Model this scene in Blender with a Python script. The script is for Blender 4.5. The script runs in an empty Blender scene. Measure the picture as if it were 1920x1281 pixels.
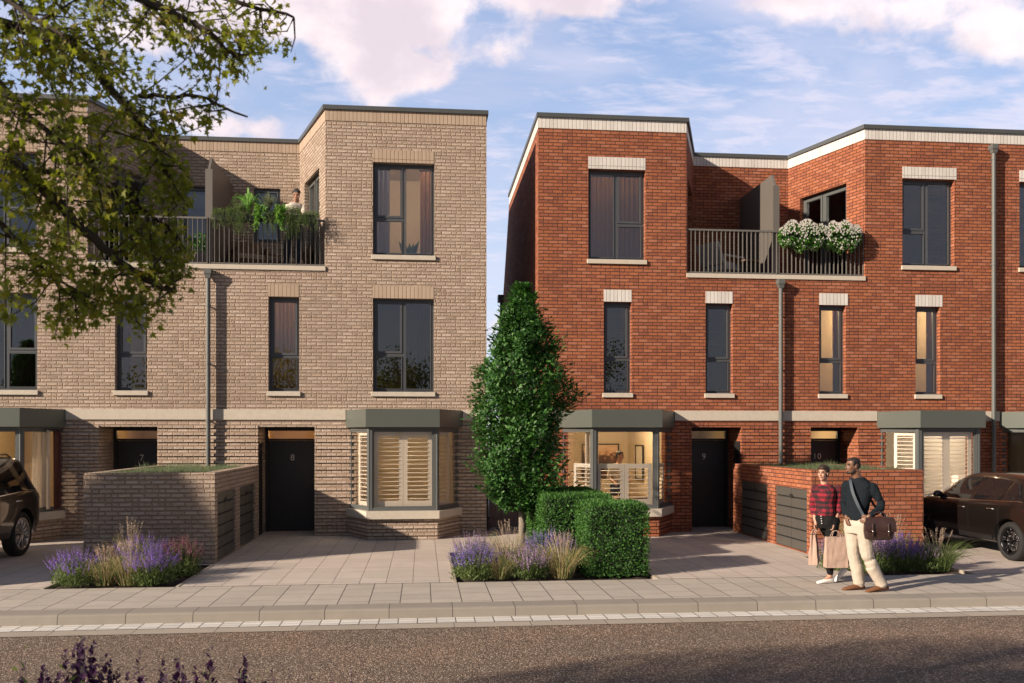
import bpy, bmesh, math, random
from mathutils import Vector, Matrix, noise
PI = math.pi; R = math.radians
SC = bpy.context.scene; COL = SC.collection
# ------------------------------------------------------------------ camera
cam_d = bpy.data.cameras.new('camera'); cam = bpy.data.objects.new('camera', cam_d); COL.objects.link(cam)
cam.location = (0, 0, 2.15); cam.rotation_euler = (R(90), 0, -math.atan(168/1669))
cam_d.sensor_width = 36; cam_d.lens = 1669/1920*36; cam_d.shift_y = 177.5/1920
cam_d.clip_start = 0.1; cam_d.clip_end = 3000
cam_d.dof.use_dof = True; cam_d.dof.focus_distance = 17; cam_d.dof.aperture_fstop = 4.0
SC.camera = cam
# ------------------------------------------------------------------ light
SUN = Vector((2.15, 1.0, -0.97)).normalized()          # the way the light travels
EL = math.asin(-SUN.z); 
sl = bpy.data.lights.new('sun', 'SUN'); so = bpy.data.objects.new('sun', sl); COL.objects.link(so)
so.rotation_euler = SUN.to_track_quat('-Z', 'Y').to_euler(); so.location = (-20, -10, 20)
sl.energy = 5.0; sl.angle = R(1.0); sl.color = (1.0, 0.84, 0.68)
W = bpy.data.worlds.new('World'); SC.world = W; W.use_nodes = True
SC.view_settings.view_transform = 'Standard'; SC.view_settings.look = 'None'
SC.view_settings.exposure = 0.70; SC.view_settings.gamma = 1
try: SC.view_settings.use_curve_mapping = False
except Exception: pass

class NT:
    """tiny node-tree writer"""
    def __init__(s, tree): s.t = tree; tree.nodes.clear()
    def n(s, typ, ins=None, **kw):
        nd = s.t.nodes.new(typ)
        for k, v in kw.items(): setattr(nd, k, v)
        for k, v in (ins or {}).items():
            sock = nd.inputs[k]
            if hasattr(v, 'is_output'): s.t.links.new(v, sock)
            else: sock.default_value = v
        return nd
    def m(s, op, a, b=0.0, c=None, clamp=False):
        i = {0: a, 1: b}
        if c is not None: i[2] = c
        return s.n('ShaderNodeMath', i, operation=op, use_clamp=clamp).outputs[0]
    def vm(s, op, a, b=(0, 0, 0)):
        return s.n('ShaderNodeVectorMath', {0: a, 1: b}, operation=op).outputs[0]
    def mix(s, f, a, b, blend='MIX'):
        nd = s.n('ShaderNodeMix', None, data_type='RGBA', blend_type=blend)
        for idx, v in ((0, f), (6, a), (7, b)):
            if hasattr(v, 'is_output'): s.t.links.new(v, nd.inputs[idx])
            else: nd.inputs[idx].default_value = (tuple(v)+(1,))[:4] if idx > 0 else v
        return nd.outputs[2]
    def sep(s, v): return s.n('ShaderNodeSeparateXYZ', {0: v}).outputs
    def comb(s, x=0., y=0., z=0.): return s.n('ShaderNodeCombineXYZ', {0: x, 1: y, 2: z}).outputs[0]
    def noise(s, vec, scale, detail=3, rough=.5, dist=0.):
        return s.n('ShaderNodeTexNoise', {'Vector': vec, 'Scale': scale, 'Detail': detail, 'Roughness': rough, 'Distortion': dist}).outputs
    def ramp(s, f, stops, interp='LINEAR'):
        nd = s.n('ShaderNodeValToRGB', {0: f}); cr = nd.color_ramp; cr.interpolation = interp
        while len(cr.elements) < len(stops): cr.elements.new(0.5)
        for e, (p, c) in zip(cr.elements, stops):
            e.position = p; e.color = (tuple(c)+(1,))[:4] if not isinstance(c, (int, float)) else (c, c, c, 1)
        return nd.outputs[0]
    def sstep(s, x, a, b):
        return s.n('ShaderNodeMapRange', {0: x, 1: a, 2: b}, interpolation_type='SMOOTHSTEP').outputs[0]

def build_world():
    t = NT(W.node_tree)
    out = t.n('ShaderNodeOutputWorld'); bg = t.n('ShaderNodeBackground')
    sky = t.n('ShaderNodeTexSky', None, sky_type='NISHITA', sun_disc=False)
    sky.sun_elevation = EL; sky.sun_rotation = math.atan2(-SUN.x, -SUN.y)
    sky.altitude = 50; sky.air_density = 1.0; sky.dust_density = 1.2; sky.ozone_density = 1.3
    d = t.n('ShaderNodeTexCoord').outputs['Generated']
    x, y, z = t.sep(d)
    az = t.m('ARCTAN2', x, y); el = t.m('ARCSINE', z)
    # cloud deck: project the direction on a flat sheet
    zz = t.m('MAXIMUM', t.m('ADD', z, .12), .05)
    p = t.comb(t.m('DIVIDE', x, zz), t.m('DIVIDE', y, zz), 0.)
    def blob(a0, e0, ra, re):
        u = t.m('DIVIDE', t.m('SUBTRACT', az, a0), ra); v = t.m('DIVIDE', t.m('SUBTRACT', el, e0), re)
        return t.m('EXPONENT', t.m('MULTIPLY', t.m('ADD', t.m('MULTIPLY', u, u), t.m('MULTIPLY', v, v)), -1.))
    bl = None
    for a in [(-.17, .43, .07, .03), (-.11, .43, .12, .035), (-.005, .43, .05, .03), (.18, .455, .07, .02), (-.055, .37, .05, .055), (.05, .465, .20, .028), (.085, .405, .05, .022), (.01, .385, .03, .018), (.40, .44, .05, .03),
              (.56, .425, .11, .05), (.60, .37, .06, .03), (.10, .13, .05, .05), (-.3, .40, .08, .05), (-.2,.32,.1,.02)]:
        b = blob(*a); bl = b if bl is None else t.m('ADD', bl, b)
    q = t.comb(t.m('MULTIPLY', az, 1.0), t.m('MULTIPLY', el, 1.35), 0.)
    n1 = t.noise(q, 7.5, 9, .56, .25)[0]
    n2 = t.noise(t.vm('ADD', q, (3.1, 1.7, .4)), 26., 6, .6, .1)[0]
    cum = t.m('ADD', t.m('MULTIPLY', n1, 1.15), t.m('MULTIPLY', bl, .40))
    cum = t.m('ADD', cum, t.m('MULTIPLY', t.m('SUBTRACT', n2, .5), .35))
    cumf = t.sstep(cum, .80, 1.05)
    # altocumulus ripples and thin veils
    pr = t.n('ShaderNodeMapping', {'Vector': p, 'Rotation': (0, 0, R(38)), 'Scale': (1.0, 2.1, 1)}).outputs[0]
    a1 = t.noise(pr, 6.2, 7, .62, .3)[0]; a2 = t.noise(p, 1.1, 3, .5, .0)[0]
    side = t.sstep(az, -.05, .45)
    alto = t.m('ADD', t.m('MULTIPLY', a1, 1.0), t.m('MULTIPLY', t.m('ADD', a2, t.m('MULTIPLY', side, .22)), .45))
    altof = t.m('MULTIPLY', t.sstep(alto, .66, 1.0), .62)
    veil = t.m('MULTIPLY', t.sstep(t.noise(t.vm('MULTIPLY', q, (1, 1.6, 1)), 3.2, 5, .55, .6)[0], .40, .76), .6)
    thin = t.m('MAXIMUM', altof, veil)
    shade = t.sstep(t.noise(t.vm('ADD', q, (.02, .05, 0)), 9., 6, .55, .2)[0], .35, .68)
    cloudc = t.mix(shade, (6.8, 5.9, 6.5), (9.2, 8.1, 8.2))
    skyc = t.mix(1.0, sky.outputs[0], (.90, .98, 1.22), 'MULTIPLY')
    skyc = t.mix(.65, skyc, t.mix(t.sstep(el, .05, .5), (7.2, 7.9, 9.2), (3.4, 4.7, 7.4)))
    c = t.mix(thin, skyc, (7.6, 7.0, 8.0))
    c = t.mix(cumf, c, cloudc)
    # sky dimmed behind the viewer and overhead to weaken the fill light
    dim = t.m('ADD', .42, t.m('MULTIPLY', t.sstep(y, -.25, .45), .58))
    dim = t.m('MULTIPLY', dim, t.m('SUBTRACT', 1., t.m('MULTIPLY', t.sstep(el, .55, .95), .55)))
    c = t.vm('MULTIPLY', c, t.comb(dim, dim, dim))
    # low pale band at the horizon and plain ground colour under it
    c = t.mix(t.sstep(z, .0, -.04), c, (1.6, 1.4, 1.2))
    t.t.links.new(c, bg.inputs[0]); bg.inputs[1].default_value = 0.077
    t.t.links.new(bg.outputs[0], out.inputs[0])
build_world()

# ------------------------------------------------------------------ materials
MATS = {}
def newmat(name):
    m = bpy.data.materials.new(name); m.use_nodes = True; t = NT(m.node_tree)
    out = t.n('ShaderNodeOutputMaterial'); b = t.n('ShaderNodeBsdfPrincipled')
    t.t.links.new(b.outputs[0], out.inputs[0]); MATS[name] = m
    return m, t, b, out
def setb(t, b, **kw):
    for k, v in kw.items():
        k = {'col': 'Base Color', 'rough': 'Roughness', 'metal': 'Metallic', 'nrm': 'Normal', 'spec': 'Specular IOR Level', 'coat': 'Coat Weight', 'coatr': 'Coat Roughness', 'sheen': 'Sheen Weight', 'sss': 'Subsurface Weight', 'emc': 'Emission Color', 'ems': 'Emission Strength'}[k]
        if hasattr(v, 'is_output'): t.t.links.new(v, b.inputs[k])
        elif isinstance(v, tuple): b.inputs[k].default_value = (v+(1,))[:4]
        else: b.inputs[k].default_value = v
def plain(name, col, rough=.6, metal=0., var=.12, scale=6., bump=0., bscale=60., coords='Object', **kw):
    m, t, b, o = newmat(name)
    co = t.n('ShaderNodeTexCoord').outputs[coords]
    n = t.noise(co, scale, 5, .6)[0]
    c = t.mix(n, tuple(x*(1-var) for x in col), tuple(min(1, x*(1+var)) for x in col))
    setb(t, b, col=c, rough=rough, metal=metal, **kw)
    if bump:
        h = t.noise(co, bscale, 4, .6)[0]
        bp = t.n('ShaderNodeBump', {'Height': h, 'Strength': 1.0, 'Distance': bump}); setb(t, b, nrm=bp.outputs[0])
    return m
def brick(name, cols, mortar, bw=.2140, bh=.0745, mw=.010, offset=.5, half=.0, rough=.9, relief=.012, facer=.5, seed=0., nsc=70., edge=.0, warp=.002, bev=.9):
    m, t, b, o = newmat(name)
    uv = t.n('ShaderNodeUVMap').outputs[0]
    wn = t.noise(uv, 22., 3, .6)[1]
    uvw = t.vm('ADD', uv, t.vm('MULTIPLY', t.vm('SUBTRACT', wn, (.5, .5, .5)), (warp*2, warp*2, 0)))
    u, v, _ = t.sep(uvw)
    v = t.m('ADD', v, 10*bh); u = t.m('ADD', u, 200*bw)
    rv = t.m('DIVIDE', v, bh); row = t.m('FLOOR', rv); fv = t.m('FRACT', rv)
    sh = t.m('MULTIPLY', t.m('MODULO', row, 2.), offset)
    jit = t.n('ShaderNodeTexWhiteNoise', {'Vector': t.comb(row, seed, 7.)}, noise_dimensions='2D').outputs[0]
    sh = t.m('ADD', sh, t.m('MULTIPLY', jit, edge))
    ru = t.m('ADD', t.m('DIVIDE', u, bw), sh); col = t.m('FLOOR', ru); fu = t.m('FRACT', ru)
    wh = t.n('ShaderNodeTexWhiteNoise', {'Vector': t.comb(col, row, seed)}, noise_dimensions='3D')
    rnd = wh.outputs[0]; r2, r3, r4 = t.sep(wh.outputs[1])
    isH = t.m('LESS_THAN', r2, half)
    dh = t.m('ABSOLUTE', t.m('SUBTRACT', fu, .5)); dh = t.m('ADD', dh, t.m('MULTIPLY', t.m('SUBTRACT', 1., isH), 9.))
    side = t.m('MULTIPLY', t.m('GREATER_THAN', fu, .5), isH)
    rnd = t.m('FRACT', t.m('ADD', rnd, t.m('MULTIPLY', side, .37)))
    du = t.m('MULTIPLY', t.m('MINIMUM', t.m('MINIMUM', fu, t.m('SUBTRACT', 1., fu)), dh), bw)
    dv = t.m('MULTIPLY', t.m('MINIMUM', fv, t.m('SUBTRACT', 1., fv)), bh)
    dd = t.m('MINIMUM', du, dv)
    mask = t.sstep(dd, mw*.30, mw*.75); bevm = t.sstep(dd, mw*.2, mw*bev)
    n1 = t.noise(t.vm('ADD', uv, t.vm('MULTIPLY', wh.outputs[1], (3, 3, 3))), 24., 5, .66)[0]
    n2 = t.noise(t.vm('MULTIPLY', uv, (.6, 1., 1.)), nsc, 5, .7)[0]
    ck = [(i/(max(1, len(cols)-1)), c) for i, c in enumerate(cols)]
    bc = t.ramp(rnd, ck)
    bc = t.mix(t.m('MULTIPLY', t.m('SUBTRACT', n1, .5), 1.1, clamp=True), bc, tuple(min(1, c*1.45) for c in cols[-1]))
    bc = t.mix(t.m('MULTIPLY', t.sstep(n2, .52, .8), .38), bc, tuple(c*.45 for c in cols[0]))
    big = t.noise(uv, .55, 3, .5)[0]
    bc = t.mix(t.sstep(big, .35, .75), bc, t.mix(1., bc, (.86, .84, .84), 'MULTIPLY'))
    c = t.mix(mask, mortar, bc)
    face = t.m('ADD', t.m('MULTIPLY', n1, facer), t.m('MULTIPLY', n2, facer*.7))
    # split face: each brick leans its own way
    lean = t.m('MULTIPLY', t.m('SUBTRACT', fv, .5), t.m('MULTIPLY', t.m('SUBTRACT', r3, .35), facer*1.3))
    h = t.m('MULTIPLY', bevm, t.m('ADD', t.m('ADD', .55, face), t.m('ADD', lean, t.m('MULTIPLY', r4, facer*.5))))
    bp = t.n('ShaderNodeBump', {'Height': h, 'Strength': 1.0, 'Distance': relief})
    setb(t, b, col=c, rough=rough, nrm=bp.outputs[0], spec=.25)
    return m
BEI = [(.47, .36, .275), (.515, .40, .31), (.545, .43, .335), (.60, .485, .395)]
RED = [(.25, .085, .052), (.315, .105, .054), (.375, .127, .058), (.40, .16, .095)]
brick('beige_brick', BEI, (.39, .285, .21), half=.2, bev=1.2, relief=.031, facer=1.05, edge=.1, mw=.013, warp=.003)
brick('beige_band_brick', BEI, (.39, .285, .21), half=.12, bev=1.2, relief=.027, facer=.95, edge=.1, mw=.012)
brick('beige_soldier', [(.40, .31, .23), (.45, .35, .265)], (.26, .18, .12), bw=.085, bh=.34, offset=0, relief=.008, facer=.12, mw=.011)
brick('red_brick', RED, (.085, .042, .028), half=.12, relief=.013, facer=.55, edge=.06, mw=.011, nsc=90)
brick('white_soldier', [(.60, .57, .52), (.70, .67, .62)], (.36, .34, .32), bw=.085, bh=.34, offset=0, relief=.007, facer=.15, mw=.010, rough=.6)
plain('stone', (.52, .465, .38), .85, var=.14, scale=9, bump=.002, bscale=120)
plain('coping_metal', (.095, .10, .098), .45, .3, var=.1)
plain('hood_metal', (.115, .128, .110), .42, .35, var=.06, scale=2)
plain('frame_dark', (.075, .080, .086), .42, .1, var=.1)
plain('frame_bay', (.105, .112, .108), .40, .15, var=.08)
plain('door_black', (.016, .014, .014), .5, var=.2)
plain('rail_metal', (.16, .15, .135), .45, .2, var=.1)
plain('pipe_metal', (.115, .12, .112), .5, .1, var=.1)
plain('screen_metal', (.135, .12, .105), .55, .1, var=.06, scale=2)
plain('bin_door', (.085, .080, .072), .5, .2, var=.08)
plain('bin_gap', (.008, .008, .008), .8)
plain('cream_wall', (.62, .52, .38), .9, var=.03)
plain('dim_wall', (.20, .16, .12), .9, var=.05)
plain('white_wall', (.66, .62, .56), .9, var=.03)
plain('timber_floor', (.22, .13, .07), .5, var=.3)
plain('shutter_paint', (.80, .74, .66), .55, var=.03)
plain('shutter_grey', (.60, .57, .52), .55, var=.03)
plain('number_metal', (.55, .50, .42), .35, .6)
plain('hinge_black', (.02, .02, .02), .4)
plain('gate_wood', (.13, .105, .10), .8, var=.25, scale=14)
plain('picture_frame', (.03, .025, .02), .5)
plain('soil', (.045, .030, .020), 1., var=.4, scale=40, bump=.02, bscale=50)
plain('bark', (.22, .19, .15), .9, var=.35, scale=25, bump=.006, bscale=40)
plain('bark_dark', (.045, .032, .022), .9, var=.3, scale=25, bump=.006, bscale=40)
plain('skin_light', (.44, .245, .165), .5, var=.05, sss=.1)
plain('skin_brown', (.17, .085, .050), .45, var=.06, sss=.05)
plain('skin_mid', (.30, .15, .09), .5, var=.05)
plain('hair_dark', (.012, .008, .006), .7, var=.4, scale=60, bump=.003, bscale=90)
plain('hair_brown', (.03, .015, .008), .7, var=.4, scale=60, bump=.003, bscale=90)
plain('eye_dark', (.01, .007, .006), .2)
plain('lip', (.36, .13, .10), .45)
plain('trouser_cream', (.45, .39, .315), .9, var=.05, scale=10, bump=.004, bscale=14)
plain('black_cloth', (.010, .0095, .010), .85, var=.2, spec=.15, bump=.004, bscale=25)
plain('navy_knit', (.010, .014, .018), .9, var=.25, scale=30, bump=.004, bscale=30, spec=.12)
plain('denim', (.018, .028, .055), .9, var=.3, scale=30)
plain('white_shoe', (.74, .72, .68), .5, var=.05)
plain('shoe_green', (.03, .35, .16), .5)
plain('suede_tan', (.15, .062, .025), .9, var=.15)
plain('kraft_paper', (.40, .28, .22), .85, var=.1, scale=8, bump=.006, bscale=9)
plain('leather_brown', (.040, .020, .017), .38, var=.3, scale=12, bump=.004, bscale=14)
plain('strap_blue', (.05, .065, .08), .7)
plain('shirt_pale', (.55, .50, .42), .9)
plain('car_brown', (.030, .023, .020), .28, .75, var=.03, scale=1, coat=1., coatr=.03)
plain('car_plastic', (.012, .011, .011), .45)
plain('tyre', (.014, .013, .013), .85, bump=.002, bscale=80)
plain('rim_silver', (.50, .47, .45), .28, .9)
plain('rim_black', (.035, .035, .038), .25, .8)
plain('chrome', (.7, .68, .66), .15, 1.)
plain('rattan', (.10, .055, .03), .8, var=.3)
plain('chair_pale', (.42, .42, .42), .7)
plain('cushion', (.30, .24, .19), .95)
plain('pot_grey', (.28, .24, .22), .8)
plain('interior_dark', (.05, .045, .04), .8)
plain('table_wood', (.20, .11, .05), .5, var=.3)
def glassmat(name, tint=(.9, .95, .96), base=.10, rough=.0, thr=.86, fk=1.1):
    m, t, b, o = newmat(name)
    fr = t.n('ShaderNodeFresnel', {'IOR': 1.5}).outputs[0]
    g = t.n('ShaderNodeBsdfGlossy', {'Roughness': rough, 'Color': (.95, .97, 1, 1)})
    tr = t.n('ShaderNodeBsdfTransparent', {'Color': tuple(x*thr for x in tint)+(1,)})
    f = t.m('ADD', t.m('MULTIPLY', fr, fk), base, clamp=True)
    mx = t.n('ShaderNodeMixShader', {0: f, 1: tr.outputs[0], 2: g.outputs[0]})
    t.t.links.new(mx.outputs[0], o.inputs[0])
    t.t.nodes.remove(b)
glassmat('window_glass', base=.055, fk=1.0, tint=(1, .99, .97))
glassmat('bay_glass', tint=(1, .985, .96), base=.01, thr=.97, fk=.45)
glassmat('car_glass', tint=(.10, .10, .11), base=.05)
def leaf(name, cols, rough=.45, trans=.35, tcol=(.30, .42, .04), spec=.4):
    m, t, b, o = newmat(name)
    geo = t.n('ShaderNodeNewGeometry')
    rnd = geo.outputs['Random Per Island']
    c = t.ramp(rnd, [(i/(len(cols)-1), c) for i, c in enumerate(cols)])
    co = t.n('ShaderNodeTexCoord').outputs['Object']
    n = t.noise(co, 2.2, 3, .5)[0]
    c = t.mix(t.sstep(n, .4, .7), c, t.mix(1., c, (.72, .78, .7), 'MULTIPLY'))
    setb(t, b, col=c, rough=rough, spec=spec)
    tr = t.n('ShaderNodeBsdfTranslucent', {'Color': tuple(tcol)+(1,)})
    mx = t.n('ShaderNodeMixShader', {0: trans, 1: b.outputs[0], 2: tr.outputs[0]})
    t.t.links.new(mx.outputs[0], o.inputs[0])
    return m
leaf('maple_leaf', [(.07, .095, .008), (.12, .145, .010), (.19, .20, .014), (.15, .16, .01), (.27, .17, .01)], trans=.34, tcol=(.36, .42, .03), rough=.6)
leaf('hornbeam_leaf', [(.017, .058, .013), (.03, .10, .02), (.05, .145, .028), (.09, .21, .04)], trans=.18, tcol=(.08, .24, .03), rough=.5, spec=.35)
leaf('hedge_leaf', [(.022, .075, .014), (.035, .11, .018), (.06, .16, .03), (.09, .20, .04)], trans=.2, tcol=(.12, .32, .03), rough=.55, spec=.3)
leaf('herb_leaf', [(.07, .11, .03), (.11, .16, .045), (.16, .19, .07)], trans=.25, tcol=(.2, .28, .06), rough=.7)
leaf('dry_grass', [(.22, .17, .07), (.36, .28, .13), (.50, .40, .22)], trans=.3, tcol=(.45, .35, .15), rough=.7)
leaf('seed_grass', [(.34, .25, .17), (.48, .37, .27), (.58, .47, .38)], trans=.3, tcol=(.5, .38, .25), rough=.8)
leaf('purple_flower', [(.16, .08, .44), (.24, .12, .56), (.36, .20, .66)], trans=.25, tcol=(.28, .12, .5), rough=.7)
leaf('violet_flower', [(.10, .05, .36), (.20, .10, .52), (.48, .40, .66)], trans=.25, tcol=(.2, .1, .5), rough=.7)
leaf('mauve_flower', [(.34, .18, .42), (.44, .27, .50), (.56, .40, .58)], trans=.25, tcol=(.4, .22, .45), rough=.7)
leaf('wine_flower', [(.17, .03, .09), (.24, .05, .13), (.30, .09, .17)], trans=.25, tcol=(.3, .08, .14), rough=.7)
leaf('dark_salvia', [(.022, .005, .026), (.04, .008, .045), (.06, .014, .065)], trans=.12, tcol=(.15, .03, .15), rough=.7)
leaf('sedum_grass', [(.04, .07, .03), (.09, .12, .05), (.16, .17, .08), (.07, .12, .09)], trans=.2, tcol=(.2, .22, .08), rough=.8)
leaf('bright_leaf', [(.06, .20, .02), (.12, .32, .04), (.22, .42, .08)], trans=.3, tcol=(.3, .5, .05), rough=.5)
leaf('trail_leaf', [(.045, .085, .02), (.08, .14, .035), (.14, .19, .06)], trans=.25, tcol=(.2, .28, .05), rough=.7)
leaf('white_petal', [(.60, .55, .48), (.75, .70, .64), (.85, .82, .80)], trans=.3, tcol=(.8, .75, .7), rough=.7)
leaf('far_leaf', [(.02, .04, .01), (.04, .07, .02)], trans=.1, rough=.8)
def curtain_mat(name, col, trans=.3):
    m, t, b, o = newmat(name)
    co = t.n('ShaderNodeTexCoord').outputs['Object']
    n = t.noise(co, 5., 3, .6)[0]
    setb(t, b, col=t.mix(n, tuple(x*.85 for x in col), col), rough=.9)
    tr = t.n('ShaderNodeBsdfTranslucent', {'Color': col+(1,)})
    mx = t.n('ShaderNodeMixShader', {0: trans, 1: b.outputs[0], 2: tr.outputs[0]})
    t.t.links.new(mx.outputs[0], o.inputs[0])
curtain_mat('curtain_brown', (.42, .24, .13), .45); curtain_mat('curtain_dark', (.13, .055, .045)); curtain_mat('curtain_grey', (.34, .32, .36)); curtain_mat('curtain_pale', (.62, .55, .46))
def emis(name, col, s):
    m, t, b, o = newmat(name); setb(t, b, col=col, emc=col, ems=s)
emis('lamp_glow', (1., .78, .45), 14.)
def asphalt():
    m, t, b, o = newmat('asphalt')
    co = t.n('ShaderNodeTexCoord').outputs['Object']
    v = t.n('ShaderNodeTexVoronoi', {'Vector': co, 'Scale': 80.}, feature='F1')
    rnd = t.sep(v.outputs['Color'])[0]
    c = t.ramp(rnd, [(0, (.05, .034, .022)), (.40, (.105, .074, .050)), (.72, (.17, .122, .083)), (.92, (.32, .24, .18)), (1., (.55, .46, .38))])
    n = t.noise(co, .5, 4, .6)[0]; n2 = t.noise(co, 9., 4, .6)[0]
    c = t.mix(t.sstep(n, .35, .7), c, t.mix(1., c, (1.3, 1.2, 1.15), 'MULTIPLY'))
    c = t.mix(t.sstep(n2, .5, .75), c, t.mix(1., c, (.75, .75, .75), 'MULTIPLY'))
    h = t.m('SUBTRACT', 1., v.outputs[0])
    h = t.m('ADD', h, t.m('MULTIPLY', t.noise(co, 25., 3)[0], .6))
    bp = t.n('ShaderNodeBump', {'Height': h, 'Strength': .8, 'Distance': .010})
    setb(t, b, col=c, rough=.85, nrm=bp.outputs[0])
asphalt()
def paving(name, base, cw, rl, joint=(.10, .085, .075), jw=.007, offs=.0, tint=.16, seed=1., wave=True, var=1.):
    """slabs: columns of width cw across X, length rl along Y"""
    m, t, b, o = newmat(name)
    co = t.n('ShaderNodeTexCoord').outputs['Object']
    x, y, _ = t.sep(co)
    rx = t.m('DIVIDE', t.m('ADD', x, 100*cw+seed*.137), cw); cx = t.m('FLOOR', rx); fx = t.m('FRACT', rx)
    sh = t.m('MULTIPLY', t.n('ShaderNodeTexWhiteNoise', {'W': t.m('ADD', cx, seed)}, noise_dimensions='1D').outputs[0], offs)
    ry = t.m('ADD', t.m('DIVIDE', t.m('ADD', y, 50*rl), rl), sh)
    # rows of uneven length
    base_i = t.m('FLOOR', ry); fy = t.m('FRACT', ry)
    if wave:
        sp = .62
        lo = t.m('LESS_THAN', fy, sp)
        f1 = t.m('DIVIDE', fy, sp); f2 = t.m('DIVIDE', t.m('SUBTRACT', fy, sp), 1-sp)
        l1 = t.m('MULTIPLY', t.m('MINIMUM', f1, t.m('SUBTRACT', 1., f1)), sp*rl)
        l2 = t.m('MULTIPLY', t.m('MINIMUM', f2, t.m('SUBTRACT', 1., f2)), (1-sp)*rl)
        dy = t.m('ADD', t.m('MULTIPLY', lo, l1), t.m('MULTIPLY', t.m('SUBTRACT', 1., lo), l2))
        idy = t.m('ADD', t.m('MULTIPLY', base_i, 2.), lo)
    else:
        dy = t.m('MULTIPLY', t.m('MINIMUM', fy, t.m('SUBTRACT', 1., fy)), rl); idy = base_i
    dx = t.m('MULTIPLY', t.m('MINIMUM', fx, t.m('SUBTRACT', 1., fx)), cw)
    w = t.n('ShaderNodeTexWhiteNoise', {'Vector': t.comb(cx, idy, seed)}, noise_dimensions='3D')
    r = w.outputs[0]
    c = t.ramp(r, [(0, tuple(k*(1-tint) for k in base)), (.5, base), (1, tuple(k*(1+tint*.8) for k in base))])
    n = t.noise(co, 3.5, 6, .65)[0]; n2 = t.noise(co, 160., 3, .7)[0]
    c = t.mix(t.m('MULTIPLY', t.sstep(n, .35, .8), .5), c, tuple(k*.78 for k in base))
    c = t.mix(t.m('MULTIPLY', t.sstep(n2, .5, .8), .30), c, tuple(k*.6 for k in base))
    st = t.sstep(t.noise(co, 1.3, 6, .7)[0], .60, .72)
    c = t.mix(t.m('MULTIPLY', st, .22), c, tuple(k*.55 for k in base))
    mk = t.m('MINIMUM', t.sstep(dx, jw*.4, jw), t.sstep(dy, jw*.3, jw*.8))
    c = t.mix(mk, joint, c)
    h = t.m('ADD', mk, t.m('MULTIPLY', n2, .15))
    bp = t.n('ShaderNodeBump', {'Height': h, 'Strength': .7, 'Distance': .004})
    setb(t, b, col=c, rough=.8, nrm=bp.outputs[0])
paving('drive_paving', (.50, .435, .38), .39, 1.05, joint=(.20, .16, .135), offs=0., jw=.007, tint=.07)
paving('walk_paving', (.42, .375, .32), .40, .95, offs=.8, jw=.009, seed=5., tint=.08)
paving('kerb_stone', (.28, .25, .21), .79, 40., joint=(.06, .05, .045), jw=.006, wave=False, seed=3., tint=.08)
paving('sett_stone', (.62, .60, .55), .235, .13, joint=(.16, .13, .11), jw=.010, offs=2., wave=False, seed=9., tint=.12)
paving('edging_stone', (.36, .31, .25), .93, 40., joint=(.10, .08, .07), jw=.006, wave=False, seed=4., tint=.08)
def plaid():
    m, t, b, o = newmat('plaid')
    co = t.n('ShaderNodeTexCoord').outputs['Object']
    x, y, z = t.sep(co)
    s = 1/.075
    a = t.m('FRACT', t.m('MULTIPLY', t.m('ADD', x, t.m('MULTIPLY', y, .8)), s)); bb = t.m('FRACT', t.m('MULTIPLY', z, s))
    A = t.m('GREATER_THAN', a, .5); B = t.m('GREATER_THAN', bb, .5)
    sm = t.m('ADD', A, B)
    c = t.ramp(t.m('MULTIPLY', sm, .5), [(0, (.24, .010, .024)), (.34, (.08, .006, .012)), (.67, (.014, .006, .009))], 'CONSTANT')
    h = t.noise(co, 25., 4)[0]
    bp = t.n('ShaderNodeBump', {'Height': h, 'Strength': 1., 'Distance': .01})
    setb(t, b, col=c, rough=.9, nrm=bp.outputs[0])
plaid()
def painting():
    m, t, b, o = newmat('landscape_print')
    co = t.n('ShaderNodeTexCoord').outputs['Object']
    x, y, z = t.sep(co)
    n = t.noise(t.comb(t.m('MULTIPLY', x, 3.), 0., t.m('MULTIPLY', z, 5.)), 2.2, 6, .6)[0]
    f = t.m('ADD', t.m('MULTIPLY', z, .78), t.m('MULTIPLY', t.m('SUBTRACT', n, .25), .6))
    c = t.ramp(f, [(.0, (.35, .17, .09)), (.22, (.10, .035, .02)), (.42, (.035, .02, .02)), (.60, (.12, .05, .03)), (.68, (.60, .36, .22)), (.9, (.75, .55, .38))])
    setb(t, b, col=c, rough=.6)
painting()
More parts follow.
